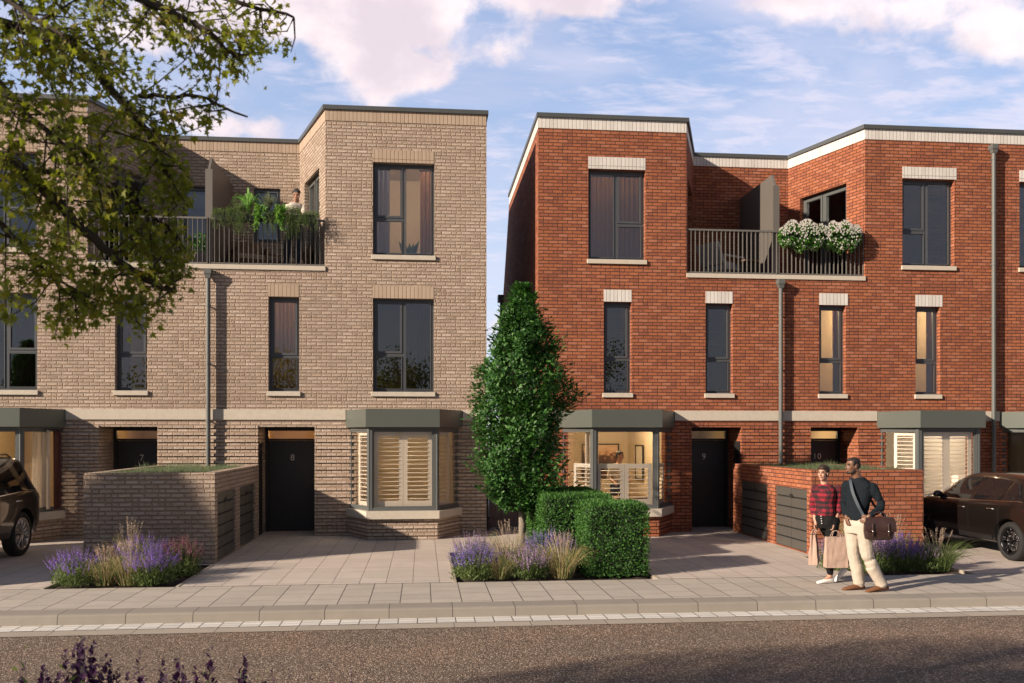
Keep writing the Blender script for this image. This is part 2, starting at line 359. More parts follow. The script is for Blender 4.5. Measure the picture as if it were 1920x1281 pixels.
# ------------------------------------------------------------------ mesh helpers
ORG = {}
def org(o): return ORG.get(o.name, Vector((0, 0, 0)))
def tag(o, label=None, cat=None, group=None, kind=None):
    if label: o['label'] = label
    if cat: o['category'] = cat
    if group: o['group'] = group
    if kind: o['kind'] = kind
    return o
def thing(name, label, cat, loc=(0, 0, 0), group=None):
    o = bpy.data.objects.new(name, None); COL.objects.link(o); o.location = loc; o.empty_display_size = .2
    ORG[o.name] = Vector(loc); return tag(o, label, cat, group)
class MB:
    def __init__(s): s.v = []; s.f = []; s.uv = []; s.mi = []; s.mats = []
    def mat(s, name):
        if name not in s.mats: s.mats.append(name)
        return s.mats.index(name)
    def face(s, pts, mat, uv=None):
        b = len(s.v); s.v += [tuple(p) for p in pts]; s.f.append(tuple(range(b, b+len(pts))))
        s.uv.append(uv or [(0, 0)]*len(pts)); s.mi.append(s.mat(mat))
    def box(s, x0, x1, y0, y1, z0, z1, mat, skip='', fr=None):
        """axis box, UV in metres; fr=(origin, ux, uy) puts x,y in a plan frame"""
        if fr:
            O, ux, uy = fr; P = lambda x, y, z: (O[0]+ux[0]*x+uy[0]*y, O[1]+ux[1]*x+uy[1]*y, z)
        else: P = lambda x, y, z: (x, y, z)
        F = {'f': ([(x0, y0, z0), (x1, y0, z0), (x1, y0, z1), (x0, y0, z1)], 0), 'b': ([(x1, y1, z0), (x0, y1, z0), (x0, y1, z1), (x1, y1, z1)], 0),
             'l': ([(x0, y1, z0), (x0, y0, z0), (x0, y0, z1), (x0, y1, z1)], 1), 'r': ([(x1, y0, z0), (x1, y1, z0), (x1, y1, z1), (x1, y0, z1)], 1),
             't': ([(x0, y0, z1), (x1, y0, z1), (x1, y1, z1), (x0, y1, z1)], 2), 'd': ([(x0, y1, z0), (x1, y1, z0), (x1, y0, z0), (x0, y0, z0)], 2)}
        for k, (ps, ax) in F.items():
            if k in skip: continue
            uv = [(p[0], p[2]) if ax == 0 else (p[1], p[2]) if ax == 1 else (p[0], p[1]) for p in ps]
            s.face([P(*p) for p in ps], mat, uv)
    def bbox(s, x0, x1, y0, y1, z0, z1, mat, c=.01):
        """box with chamfered vertical and top edges"""
        pl = [(x0+c, y0), (x1-c, y0), (x1, y0+c), (x1, y1-c), (x1-c, y1), (x0+c, y1), (x0, y1-c), (x0, y0+c)]
        cx, cy = (x0+x1)/2, (y0+y1)/2
        sh = lambda p: (p[0]+(c if p[0] < cx else -c), p[1]+(c if p[1] < cy else -c))
        rings = [[(p[0], p[1], z0) for p in pl], [(p[0], p[1], z1-c) for p in pl], [(*sh(p), z1) for p in pl]]
        s.loft(rings, mat)
    def prism(s, poly, z0, z1, mat, bottom=True, top=True):
        n = len(poly)
        u = 0
        for i in range(n):
            a, b = poly[i], poly[(i+1) % n]; L = math.hypot(b[0]-a[0], b[1]-a[1])
            s.face([(a[0], a[1], z0), (b[0], b[1], z0), (b[0], b[1], z1), (a[0], a[1], z1)], mat, [(u, z0), (u+L, z0), (u+L, z1), (u, z1)]); u += L
        if top: s.face([(p[0], p[1], z1) for p in poly], mat, [(p[0], p[1]) for p in poly])
        if bottom: s.face([(p[0], p[1], z0) for p in reversed(poly)], mat, [(p[0], p[1]) for p in reversed(poly)])
    def loft(s, rings, mat, caps=True, closed=True):
        b = len(s.v); n = len(rings[0]); mi = s.mat(mat)
        for r in rings: s.v += [tuple(p) for p in r]
        for i in range(len(rings)-1):
            for j in range(n if closed else n-1):
                k = (j+1) % n
                s.f.append((b+i*n+j, b+i*n+k, b+(i+1)*n+k, b+(i+1)*n+j)); s.uv.append([(0, 0)]*4); s.mi.append(mi)
        if caps:
            s.f.append(tuple(b+j for j in reversed(range(n)))); s.uv.append([(0, 0)]*n); s.mi.append(mi)
            s.f.append(tuple(b+(len(rings)-1)*n+j for j in range(n))); s.uv.append([(0, 0)]*n); s.mi.append(mi)
    def tube(s, pts, rad, mat, n=8, caps=True):
        pts = [Vector(p) for p in pts]; rings = []
        if not hasattr(rad, '__len__'): rad = [rad]*len(pts)
        for i, p in enumerate(pts):
            d = (pts[min(i+1, len(pts)-1)]-pts[max(i-1, 0)])
            if d.length < 1e-9: d = Vector((0, 0, 1))
            d.normalize()
            a = d.cross(Vector((0, 0, 1)) if abs(d.z) < .9 else Vector((0, 1, 0))).normalized(); c = d.cross(a)
            rings.append([p+(a*math.cos(2*PI*k/n)+c*math.sin(2*PI*k/n))*rad[i] for k in range(n)])
        s.loft(rings, mat, caps)
    def ell(s, c, r, mat, nu=12, nv=8, rot=None):
        rings = []
        for i in range(nv+1):
            th = PI*(i/nv); th = min(max(th, .02), PI-.02)
            ring = []
            for j in range(nu):
                p = Vector((r[0]*math.sin(th)*math.cos(2*PI*j/nu), r[1]*math.sin(th)*math.sin(2*PI*j/nu), -r[2]*math.cos(th)))
                if rot: p = rot @ p
                ring.append(Vector(c)+p)
            rings.append(ring)
        s.loft(rings, mat)
    def lathe(s, prof, mat, c=(0, 0, 0), axis='x', n=24, caps=False):
        """prof: (along axis, radius)"""
        rings = []
        for a, r in prof:
            ring = []
            for k in range(n):
                u, v = r*math.cos(2*PI*k/n), r*math.sin(2*PI*k/n)
                p = (a, u, v) if axis == 'x' else (u, v, a) if axis == 'z' else (u, a, v)
                ring.append((c[0]+p[0], c[1]+p[1], c[2]+p[2]))
            rings.append(ring)
        s.loft(rings, mat, caps)
    def build(s, name, parent=None, smooth=False, label=None, cat=None, group=None, kind=None, loc=None):
        O = org(parent) if parent else Vector(loc) if loc else Vector((0, 0, 0))
        me = bpy.data.meshes.new(name)
        me.from_pydata([(p[0]-O.x, p[1]-O.y, p[2]-O.z) for p in s.v], [], s.f)
        ul = me.uv_layers.new(name='UVMap')
        flat = [c for f in s.uv for uv in f for c in uv]; ul.data.foreach_set('uv', flat)
        for m in s.mats: me.materials.append(MATS[m])
        me.polygons.foreach_set('material_index', s.mi)
        if smooth:
            me.polygons.foreach_set('use_smooth', [True]*len(me.polygons))
        me.update()
        o = bpy.data.objects.new(name, me); COL.objects.link(o)
        if parent: o.parent = parent; ORG[o.name] = O.copy()
        elif loc: o.location = loc; ORG[o.name] = O.copy()
        return tag(o, label, cat, group, kind)
def copy_tree(o, parent=None):
    c = o.copy(); COL.objects.link(c)
    if parent: c.parent = parent
    for ch in list(o.children):
        if ch.type in ('MESH', 'EMPTY'): copy_tree(ch, c)
    return c
def smooth_auto(o, ang=40):
    me = o.data; me.polygons.foreach_set('use_smooth', [True]*len(me.polygons))
    bm = bmesh.new(); bm.from_mesh(me); bmesh.ops.remove_doubles(bm, verts=bm.verts, dist=1e-4)
    bmesh.ops.recalc_face_normals(bm, faces=bm.faces)
    for e in bm.edges:
        if len(e.link_faces) == 2 and e.calc_face_angle(0) > R(ang): e.smooth = False
    bm.to_mesh(me); bm.free(); return o

def wall(mb, P0, P1, z0, z1, mat, ops=(), thick=.30, back='dim_wall', u0=0., rev=None, backoff=True):
    """wall from P0 to P1 (outside on the right hand when walking P0->P1), ops=(s0,s1,za,zb[,reveal])"""
    dx, dy = P1[0]-P0[0], P1[1]-P0[1]; L = math.hypot(dx, dy); d = (dx/L, dy/L); n = (-d[1], d[0])   # n points inward
    P = lambda s, t, z: (P0[0]+d[0]*s+n[0]*t, P0[1]+d[1]*s+n[1]*t, z)
    ss = sorted({0., L, *[o[0] for o in ops], *[o[1] for o in ops]}); zs = sorted({z0, z1, *[o[2] for o in ops], *[o[3] for o in ops]})
    ss = [s for s in ss if 0 <= s <= L]; zs = [z for z in zs if z0 <= z <= z1]
    inside = lambda s, z: any(o[0] < s < o[1] and o[2] < z < o[3] for o in ops)
    for a, b in zip(ss, ss[1:]):
        run = None
        for e, f in zip(zs, zs[1:]):
            if inside((a+b)/2, (e+f)/2): continue
            mb.face([P(a, 0, e), P(b, 0, e), P(b, 0, f), P(a, 0, f)], mat, [(u0+a, e), (u0+b, e), (u0+b, f), (u0+a, f)])
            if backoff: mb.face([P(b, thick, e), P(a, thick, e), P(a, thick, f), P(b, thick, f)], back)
    for o in ops:
        a, b, e, f = o[:4]; rd = o[4] if len(o) > 4 else thick
        mb.face([P(a, 0, e), P(a, 0, f), P(a, rd, f), P(a, rd, e)], mat, [(0, e), (0, f), (rd, f), (rd, e)])
        mb.face([P(b, 0, e), P(b, rd, e), P(b, rd, f), P(b, 0, f)], mat, [(0, e), (rd, e), (rd, f), (0, f)])
        mb.face([P(a, 0, f), P(b, 0, f), P(b, rd, f), P(a, rd, f)], mat, [(a, 0), (b, 0), (b, rd), (a, rd)])
        mb.face([P(a, 0, e), P(a, rd, e), P(b, rd, e), P(b, 0, e)], mat, [(a, 0), (a, rd), (b, rd), (b, 0)])
    return d, n, L

YF = 19.5; YB = 21.85
# ------------------------------------------------------------------ the ground
def ground():
    def sheet(name, x0, x1, y0, y1, z, mat, t=0., holes=None):
        b = MB()
        b.face([(x0, y0, z), (x1, y0, z), (x1, y1, z), (x0, y1, z)], mat)
        if t: b.box(x0, x1, y0, y1, z-t, z, mat, skip='t')
        return b.build(name, kind='structure')
    sheet('ground', -400, 400, -400, 900, -.16, 'soil')
    sheet('road', -60, 60, 2.6, 10.62, -.130, 'asphalt', .02)
    sheet('far_pavement', -60, 60, -2.5, 2.3, -.03, 'walk_paving', .2)
    sheet('edging_strip', -60, 60, 10.60, 10.868, -.124, 'edging_stone')
    sheet('sett_channel', -60, 60, 10.868, 11.20, -.120, 'sett_stone')
    b = MB()
    # kerb with a small bullnose
    for (ya, za), (yb, zb) in zip([(11.17, -.15), (11.185, -.02), (11.20, -.006), (11.225, .002)], [(11.185, -.02), (11.20, -.006), (11.225, .002), (11.53, .003)]):
        b.face([(-60, ya, za), (60, ya, za), (60, yb, zb), (-60, yb, zb)], 'kerb_stone')
    b.build('kerb', kind='structure')
    sheet('pavement', -60, 60, 11.53, 13.10, 0, 'walk_paving')
    # driveway with the beds left open
    b = MB()
    xs = [-60, -5.29, -3.50, .50, 3.52, 6.75, 8.55, 60]; ys = [13.10, 15.25, 16.45, 30]
    beds = [(-5.29, -3.50, 13.1, 15.25), (.50, 3.52, 13.1, 16.45), (6.75, 8.55, 13.1, 15.25)]
    for a, c in zip(xs, xs[1:]):
        for e, f in zip(ys, ys[1:]):
            if any(abs(a-q[0]) < .01 and f <= q[3]+.01 for q in beds): continue
            b.face([(a, e, .004), (c, e, .004), (c, f, .004), (a, f, .004)], 'drive_paving')
    b.build('driveway', kind='structure')
    for q in beds:
        b = MB(); nx, ny = 24, 22
        vs = lambda i, j: (q[0]+(q[1]-q[0])*i/nx, q[2]+(q[3]-q[2])*j/ny)
        for i in range(nx):
            for j in range(ny):
                pts = []
                for k, l in ((i, j), (i+1, j), (i+1, j+1), (i, j+1)):
                    x, y = vs(k, l); ed = min(k, nx-k, l, ny-l)
                    pts.append((x, y, -.03+.035*noise.noise((x*4, y*4, 0))-(.03 if ed == 0 else 0)))
                b.face(pts, 'soil')
        b.box(q[0]-.045, q[0], q[2]-.0, q[3], -.1, .012, 'edging_stone'); b.box(q[1], q[1]+.045, q[2], q[3], -.1, .012, 'edging_stone')
        b.build('flower_bed', kind='structure')
    # near-side bed the camera looks over
    b = MB(); b.box(-6, 2, 3.2, 5.6, -.2, -.02, 'soil'); b.build('verge_bed', kind='structure')
ground()

# ------------------------------------------------------------------ house pieces
def pleats(mb, x0, x1, y, z0, z1, mat, amp=.03, wl=.09, seed=0, ux=(1, 0)):
    n = max(8, int((x1-x0)/.012)); rr = random.Random(seed)
    ph = rr.random()*6
    def P(x, k):
        a = amp*(1.2 if k == 0 else .75)
        w = math.sin(2*PI*x/wl+ph+.8*math.sin(x*9+ph))*a + .35*a*math.sin(2*PI*x/wl*2.3+ph*2)
        return (x, y+w, z0 if k == 0 else z1)
    for i in range(n):
        a, b = x0+(x1-x0)*i/n, x0+(x1-x0)*(i+1)/n
        mb.face([P(a, 0), P(b, 0), P(b, 1), P(a, 1)], mat)
def curtain(x0, x1, y, z0, z1, mat, label, group, amp=.03, wl=.10, seed=0):
    b = MB(); pleats(b, x0, x1, y, z0, z1, mat, amp, wl, seed)
    b.box(x0-.02, x1+.02, y-.015, y+.015, z1-.01, z1+.015, 'hinge_black')
    o = b.build('curtain', loc=(x0, y, z0), label=label, cat='curtain', group=group); smooth_auto(o, 60); return o

def window(parent, O, d, w, z0, z1, lay, inset=.14, frame='frame_dark', glass='window_glass', name='window'):
    """O plan point of the opening's left jamb on the wall face, d unit vector along the wall; lay: 'L' transom in the left light, 'R' in the right, 'S' slim with one light, 'D' double door, 'F' one fixed light"""
    n = (-d[1], d[0]); fr = ((O[0]+n[0]*inset, O[1]+n[1]*inset), d, n)
    b = MB(); t = .055; D = .07
    B = lambda x0, x1, za, zb, y0=0., y1=D: b.box(x0, x1, y0, y1, za, zb, frame, fr=fr)
    B(0, t, z0, z1); B(w-t, w, z0, z1); B(t, w-t, z0, z0+t); B(t, w-t, z1-t, z1)
    panes = []
    def sash(x0, x1, za, zb, s=.045):
        B(x0, x0+s, za, zb, -.015, .05); B(x1-s, x1, za, zb, -.015, .05); B(x0+s, x1-s, za, za+s, -.015, .05); B(x0+s, x1-s, zb-s, zb, -.015, .05)
        panes.append((x0+s, x1-s, za+s, zb-s))
    if lay in 'LR':
        mx = w*(.50); tr = z0+(z1-z0)*.405
        B(mx-.03, mx+.03, z0+t, z1-t)
        if lay == 'L':
            a0, a1, c0, c1 = t+.004, mx-.034, mx+.034, w-t-.004
        else: c0, c1, a0, a1 = t+.004, mx-.034, mx+.034, w-t-.004
        B(a0-.004, a1+.004, tr-.025, tr+.025)
        sash(a0, a1, tr+.029, z1-t-.004); sash(a0, a1, z0+t+.004, tr-.029, .02); sash(c0, c1, z0+t+.004, z1-t-.004, .02)
    elif lay == 'S':
        tr = z0+(z1-z0)*.375
        B(t, w-t, tr-.025, tr+.025)
        sash(t+.004, w-t-.004, tr+.029, z1-t-.004); sash(t+.004, w-t-.004, z0+t+.004, tr-.029, .012)
    elif lay == 'D':
        mx = w*.45; B(mx-.03, mx+.03, z0+t, z1-t)
        sash(t+.004, mx-.034, z0+t+.004, z1-t-.004, .06); sash(mx+.034, w-t-.004, z0+t+.004, z1-t-.004, .06)
    else: sash(t+.004, w-t-.004, z0+t+.004, z1-t-.004, .03)
    o = b.build(name, parent)
    for a, c, e, f in panes:
        g = MB(); g.box(a-.004, c+.004, .015, .027, e-.004, f+.004, glass, fr=fr); g.build('pane', o)
    return o
def lintel(parent, x0, x1, z, mat, h=.27, ov=.0, over=0., proud=.006):
    b = MB(); b.box(x0-over, x1+ov, YF-proud, YF+.1, z, z+h, mat, skip='b'); return b.build('lintel', parent)
def sill(parent, x0, x1, z, ov=.03):
    b = MB(); b.bbox(x0-ov, x1+ov, YF-.045, YF+.15, z-.095, z, 'stone', .006); return b.build('sill', parent)

def text_mesh(s, size, mat, name='number'):
    cu = bpy.data.curves.new('t', 'FONT'); cu.body = s; cu.size = size; cu.extrude = .004; cu.align_x = 'CENTER'; cu.space_character = 1.1
    cu.offset = -.002
    o = bpy.data.objects.new('t', cu); COL.objects.link(o); bpy.context.view_layer.update()
    me = bpy.data.meshes.new_from_object(o.evaluated_get(bpy.context.evaluated_depsgraph_get()))
    bpy.data.objects.remove(o); me.materials.clear(); me.materials.append(MATS[mat]); return me

def shutters(parent, Pa, Pb, z0, z1, mat, n=2, tilt=35, st=.085, name='shutter'):
    dx, dy = Pb[0]-Pa[0], Pb[1]-Pa[1]; L = math.hypot(dx, dy); d = (dx/L, dy/L); nn = (-d[1], d[0]); fr = (Pa, d, nn)
    for k in range(n):
        a, c = L*k/n+.004, L*(k+1)/n-.004; b = MB()
        b.box(a, a+st, 0, .03, z0, z1, mat, fr=fr); b.box(c-st, c, 0, .03, z0, z1, mat, fr=fr)
        b.box(a+st, c-st, .0, .03, z0, z0+st*1.5, mat, fr=fr); b.box(a+st, c-st, .0, .03, z1-st*1.2, z1, mat, fr=fr)
        zz0, zz1 = z0+st*1.5, z1-st*1.2; m = int((zz1-zz0)/.085); 
        ct, sn = math.cos(R(tilt)), math.sin(R(tilt))
        for i in range(m):
            zc = zz0+(zz1-zz0)*(i+.5)/m; hw = .037; th = .005
            q = [(-hw*ct, -hw*sn), (hw*ct, hw*sn)]
            rings = []
            for s in (a+st, c-st):
                ring = []
                for (yy, z_) in ((-hw*ct-th*sn*-1*0, -hw*sn-th), (hw*ct, hw*sn-th), (hw*ct, hw*sn+th), (-hw*ct, -hw*sn+th)):
                    yy += .015
                    ring.append((Pa[0]+d[0]*s+nn[0]*yy, Pa[1]+d[1]*s+nn[1]*yy, zc+z_))
                rings.append(ring)
            b.loft(rings, mat)
        b.build(name, parent)

def room(parent, x0, x1, y0, y1, z0, z1, mat, floor='timber_floor', front=None):
    b = MB()
    b.face([(x0, y1, z0), (x1, y1, z0), (x1, y1, z1), (x0, y1, z1)], mat)
    b.face([(x0, y0, z0), (x0, y1, z0), (x0, y1, z1), (x0, y0, z1)], mat)
    b.face([(x1, y1, z0), (x1, y0, z0), (x1, y0, z1), (x1, y1, z1)], mat)
    b.face([(x0, y0, z1), (x0, y1, z1), (x1, y1, z1), (x1, y0, z1)], 'white_wall' if mat != 'dim_wall' else mat)
    b.face([(x0, y0, z0), (x1, y0, z0), (x1, y1, z0), (x0, y1, z0)], floor)
    return b.build('interior_room', parent)
def lamp(x, y, z, e, col=(1, .72, .40), r=.05):
    l = bpy.data.lights.new('room_or_fill_lamp', 'POINT'); l.energy = e; l.color = col; l.shadow_soft_size = r
    o = bpy.data.objects.new('room_or_fill_lamp', l); COL.objects.link(o); o.location = (x, y, z); return o

def house(num, xp, sg, w, kind, ft, label, far=False):
    """xp party line; sg +1 spreads to +X, -1 to -X; ft feature table measured from the party line"""
    X = lambda s: xp+sg*s
    def rng(a, b): a, b = X(a), X(b); return (min(a, b), max(a, b))
    H = thing('terraced_house', label, 'house', ((X(0)+X(w))/2, YF, 0))
    brickm = kind+'_brick'; sold = 'beige_soldier' if kind == 'beige' else 'white_soldier'
    x0, x1 = rng(0, w); bandm = 'beige_band_brick' if kind == 'beige' else 'red_brick'
    za, zb = ft['tw']           # tall openings
    a0, a1 = rng(*ft['a']); b0, b1 = rng(*ft['b']); c0, c1 = rng(*ft['c']); d0, d1 = rng(*ft['door'])
    A, B_, C_, D_ = [X(s) for s in ft['bay']]
    if sg < 0: A, B_, C_, D_ = D_, C_, B_, A
    # ---- ground floor wall: flat courses and proud courses
    b = MB()
    ops = [(d0-x0, d1-x0, 0., 2.352, .92), (A+.22-x0, D_-.22-x0, .45, 2.352, .3)]
    wall(b, (x0, YF), (x1, YF), 0, 2.50, bandm, ops, u0=x0)
    solid = lambda z: [s for s in _gaps(x0, x1, [(d0, d1)]+([(A+.22, D_-.22)] if z > .4 else []))] if z < 2.33 else [(x0, x1)]
    k = 1
    while k*.0745+.07 < 2.5:
        z = k*.0745
        for p, q in solid(z): b.box(p+.001, q-.001, YF-.020, YF+.001, z+.005, z+.071, bandm, skip='b')
        k += 2
    W1 = b.build('ground_floor_wall', H)
    for p, q in _gaps(x0, x1, [(A, D_)]):
        b = MB(); b.box(p, q, YF-.028, YF+.02, 2.502, 2.724, 'stone', skip='b'); b.build('stone_band', H)
    # ---- upper wall
    zs = 5.72; b = MB()
    rf, rb = ft['rec']; R0 = X(rf); Rb = X(rb)
    lh = .27
    ops1 = [(b0-x0, b1-x0, 3.11, 5.145, .2), (c0-x0, c1-x0, 3.11, 5.145, .2)]
    wall(b, (x0, YF), (x1, YF), 2.50, zs, brickm, ops1, u0=x0)
    p0, p1 = rng(rf, w)
    ops2 = [(a0-p0, a1-p0, 6.08, 8.095, .2)]
    wall(b, (p0, YF), (p1, YF), zs, 8.965, brickm, ops2, u0=p0)
    # splayed and back walls of the balcony recess
    so = ft['splay']; SL = math.hypot(R0-Rb, YB-YF)
    if sg > 0: wall(b, (Rb, YB), (R0, YF), zs, 8.965, brickm, [(so[0]*SL, so[1]*SL, 5.86, 8.1, .18)], u0=3.)
    else: wall(b, (R0, YF), (Rb, YB), zs, 8.965, brickm, [(SL-so[1]*SL, SL-so[0]*SL, 5.86, 8.1, .18)], u0=3.)
    q0, q1 = rng(0, rb); bops = []
    if ft.get('bw'):
        e0, e1 = rng(*ft['bw']); bops = [(e0-q0, e1-q0, ft['bwz'][0], 8.1, .18)]
    wall(b, (q0, YB), (q1, YB), zs, 8.965, brickm, bops, u0=q0)
    # gable and party walls with the sloping back
    for xx, first in ((x0, True), (x1, False)):
        if (first and sg > 0) or (not first and sg < 0):     # party side: only above, seldom seen
            pts = [(xx, YB, 0), (xx, 28.2, 0), (xx, 28.2, 6.5), (xx, 26.1, 8.965), (xx, YB, 8.965)]
        else: pts = [(xx, YF, 0), (xx, 28.2, 0), (xx, 28.2, 6.5), (xx, 26.1, 8.965), (xx, YF, 8.965)]
        if first: pts = pts[::-1]
        b.face(pts, brickm, [(p[1], p[2]) for p in pts])
    b.face([(x0, 28.2, 0), (x0, 28.2, 6.5), (x1, 28.2, 6.5), (x1, 28.2, 0)], brickm, [(x0, 0), (x0, 6.5), (x1, 6.5), (x1, 0)])
    b.build('upper_wall', H)
    # ---- soldier course and coping follow the plan line
    path = [(X(0), YB), (Rb, YB), (R0, YF), (X(w), YF), (X(w), 26.1)]
    inn = [(X(0), YB+.25), (Rb+sg*.13, YB+.25), (R0+sg*.13, YF+.25), (X(w)-sg*.25, YF+.25), (X(w)-sg*.25, 26.1)]
    ov = -.001 if num in (10, 11) else .04
    out = [(X(0), YB-.04), (Rb-sg*.03, YB-.04), (R0-sg*.05, YF-.045), (X(w)+sg*ov, YF-.045), (X(w)+sg*ov, 26.14)]
    b = MB(); c = MB()
    ptk = []
    for i in range(4):
        P_, Q_ = path[i], path[i+1]; L = math.hypot(Q_[0]-P_[0], Q_[1]-P_[1])
        if sg < 0: f = [(Q_[0], Q_[1]), (P_[0], P_[1])]
        else: f = [P_, Q_]
        dn = ((f[1][1]-f[0][1])/L, -(f[1][0]-f[0][0])/L)      # outward
        e = .006 if kind == 'red' else .006
        g = [(f[0][0]+dn[0]*e, f[0][1]+dn[1]*e), (f[1][0]+dn[0]*e, f[1][1]+dn[1]*e)]
        b.face([(g[0][0], g[0][1], 8.962), (g[1][0], g[1][1], 8.962), (g[1][0], g[1][1], 9.205), (g[0][0], g[0][1], 9.205)], sold, [(0, 8.895), (L, 8.895), (L, 9.145), (0, 9.145)])
        b.face([(f[0][0], f[0][1], 8.962), (f[1][0], f[1][1], 8.962), (g[1][0], g[1][1], 8.962), (g[0][0], g[0][1], 8.962)], sold)
        q = [out[i], out[i+1], inn[i+1], inn[i]]
        if sg < 0: q = [out[i+1], out[i], inn[i], inn[i+1]]
        c.prism(q, 9.20, 9.29, 'coping_metal')
    b.build('soldier_course', H); c.build('roof_coping', H)
    # ---- flat roof, sloped rear
    b = MB()
    poly = [(X(0), YB+.05), (Rb+sg*.05, YB+.05), (R0+sg*.05, YF+.06), (X(w)-sg*.02, YF+.06), (X(w)-sg*.02, 26.1), (X(0), 26.1)]
    if sg < 0: poly = poly[::-1]
    b.face([(p[0], p[1], 9.02) for p in poly], 'interior_dark')
    b.face([(x0, 26.1, 9.1), (x1, 26.1, 9.1), (x1, 28.3, 6.4), (x0, 28.3, 6.4)], 'coping_metal')
    b.build('roof', H)
    # ---- rain pipe down the rear corner of the gable
    # ---- balcony floor, edge, rail
    b = MB(); e0, e1 = rng(0, rf)
    b.box(e0, e1, YF-.03, YF+.22, 5.715, 5.812, 'stone'); b.build('balcony_edge', H)
    b = MB(); pl = [(X(0), YF+.22), (R0, YF+.22), (Rb, YB), (X(0), YB)]
    if sg < 0: pl = pl[::-1]
    b.face([(p[0], p[1], 5.80) for p in pl], 'drive_paving'); b.build('balcony_floor', H)
    b = MB(); g0, g1 = rng(.02, rf-.015); y = YF+.06
    b.box(g0, g1, y-.03, y+.03, 6.785, 6.825, 'rail_metal'); b.box(g0, g1, y-.02, y+.02, 5.835, 5.860, 'rail_metal')
    m = int(round((g1-g0)/.1))
    for i in range(m+1):
        x = g0+(g1-g0-.012)*i/m; wd = .028
        b.box(x, x+.012, y-wd, y+wd, 5.812 if i % 6 == 0 else 5.86, 6.785, 'rail_metal')
    b.build('balcony_railing', H)
    # ---- windows
    lay = 'L' if sg > 0 else 'R'
    for (u0, u1, zz0, zz1, ly, ov) in ((a0, a1, 6.08, 8.095, lay, 0), (b0, b1, 3.11, 5.145, lay if ft['b_wide'] else 'S', 0), (c0, c1, 3.11, 5.145, 'S', 0)):
        wo = window(H, (u0, YF), (1, 0), u1-u0, zz0, zz1, ly)
        sill(wo, u0, u1, zz0)
        if kind == 'red': lintel(H, u0, u1, zz1+.001, sold, .265, 0 if sg < 0 else .05, .0 if sg > 0 else .0, .008)
        else: lintel(H, u0, u1, zz1+.001, sold, .265, 0, 0, .004)
    if sg > 0: O = (Rb+(R0-Rb)*so[0], YB+(YF-YB)*so[0]); d = ((R0-Rb)/SL, (YF-YB)/SL)
    else: O = (Rb+(R0-Rb)*so[1], YB+(YF-YB)*so[1]); d = ((Rb-R0)/SL, (YB-YF)/SL)
    window(H, O, d, (so[1]-so[0])*SL, 5.86, 8.1, 'D', inset=.12, frame='frame_bay', name='balcony_door')
    if bops: 
        wo = window(H, (e0 if 0 else rng(*ft['bw'])[0], YB), (1, 0), ft['bw'][1]-ft['bw'][0], ft['bwz'][0], 8.1, 'F', inset=.08)
    # ---- entrance
    yd = YF+.92
    b = MB(); b.box(d0, d1, yd-.04, yd+.05, 2.27, 2.352, 'door_black'); b.box(d0, d0+.07, yd-.04, yd+.05, 0, 2.27, 'door_black'); b.box(d1-.07, d1, yd-.04, yd+.05, 0, 2.27, 'door_black')
    b.box(d0+.07, d1-.07, yd-.03, yd+.05, 2.05, 2.095, 'door_black')
    dr = b.build('door_frame', H)
    g = MB(); g.box(d0+.07, d1-.07, yd, yd+.01, 2.095, 2.27, 'bay_glass'); g.build('fanlight', dr)
    b = MB(); b.bbox(d0+.075, d1-.075, yd-.012, yd+.04, .02, 2.048, 'door_black', .003)
    dl = b.build('door', H)
    hx = d0+.13 if sg < 0 else d1-.13
    b = MB(); b.tube([(hx, yd-.012, 1.0), (hx, yd-.06, 1.0), (hx+(.12 if sg < 0 else -.12), yd-.06, 1.0)], .010, 'hinge_black', 6); b.build('handle', dl)
    me = text_mesh(str(num), .20, 'number_metal'); to = bpy.data.objects.new('house_number', me); COL.objects.link(to); to.parent = dl
    to.rotation_euler = (R(90), 0, 0); to.location = Vector(((d0+d1)/2+.0, yd-.018, 1.605))-org(dl)
    b = MB(); b.box(d0, d1, YF+.0, yd+.05, -.01, .012, 'drive_paving'); b.build('door_step', H)
    # cupboard door in the side of the porch
    cs = d0 if sg > 0 else d1; b = MB()
    b.box(cs-.02 if sg < 0 else cs, cs if sg < 0 else cs+.02, YF+.06, YF+.42, 0.02, 2.04, 'door_black'); b.build('cupboard_door', H)
    # ---- bay window
    def poly(o):
        return [(A+o*.55, YF+.02), (B_+o*.35, 18.5+o), (C_-o*.35, 18.5+o), (D_-o*.55, YF+.02)]
    b = MB(); b.prism(poly(-.02), 2.338, 2.705, 'hood_metal'); b.prism(poly(.02), 2.705, 2.712, 'hood_metal', bottom=False)
    BH = b.build('bay_window', H)
    b = MB(); b.prism(poly(0.0), .44, .60, 'stone'); b.build('bay_sill', BH)
    bb = MB(); pl = poly(.10)
    for i in range(3):
        P_, Q_ = pl[i], pl[i+1]
        wall(bb, P_, Q_, 0, .44, bandm, backoff=False, u0=i*1.1)
        L = math.hypot(Q_[0]-P_[0], Q_[1]-P_[1]); dd = ((Q_[0]-P_[0])/L, (Q_[1]-P_[1])/L); nn = (-dd[1], dd[0])
        for k in (1, 3): bb.box(.004, L-.004, -.016, .01, k*.0745+.005, k*.0745+.071, bandm, skip='b', fr=(P_, dd, nn))
    bb.build('bay_base', BH)
    pg = poly(.13); fb = MB(); fm = 'frame_bay'
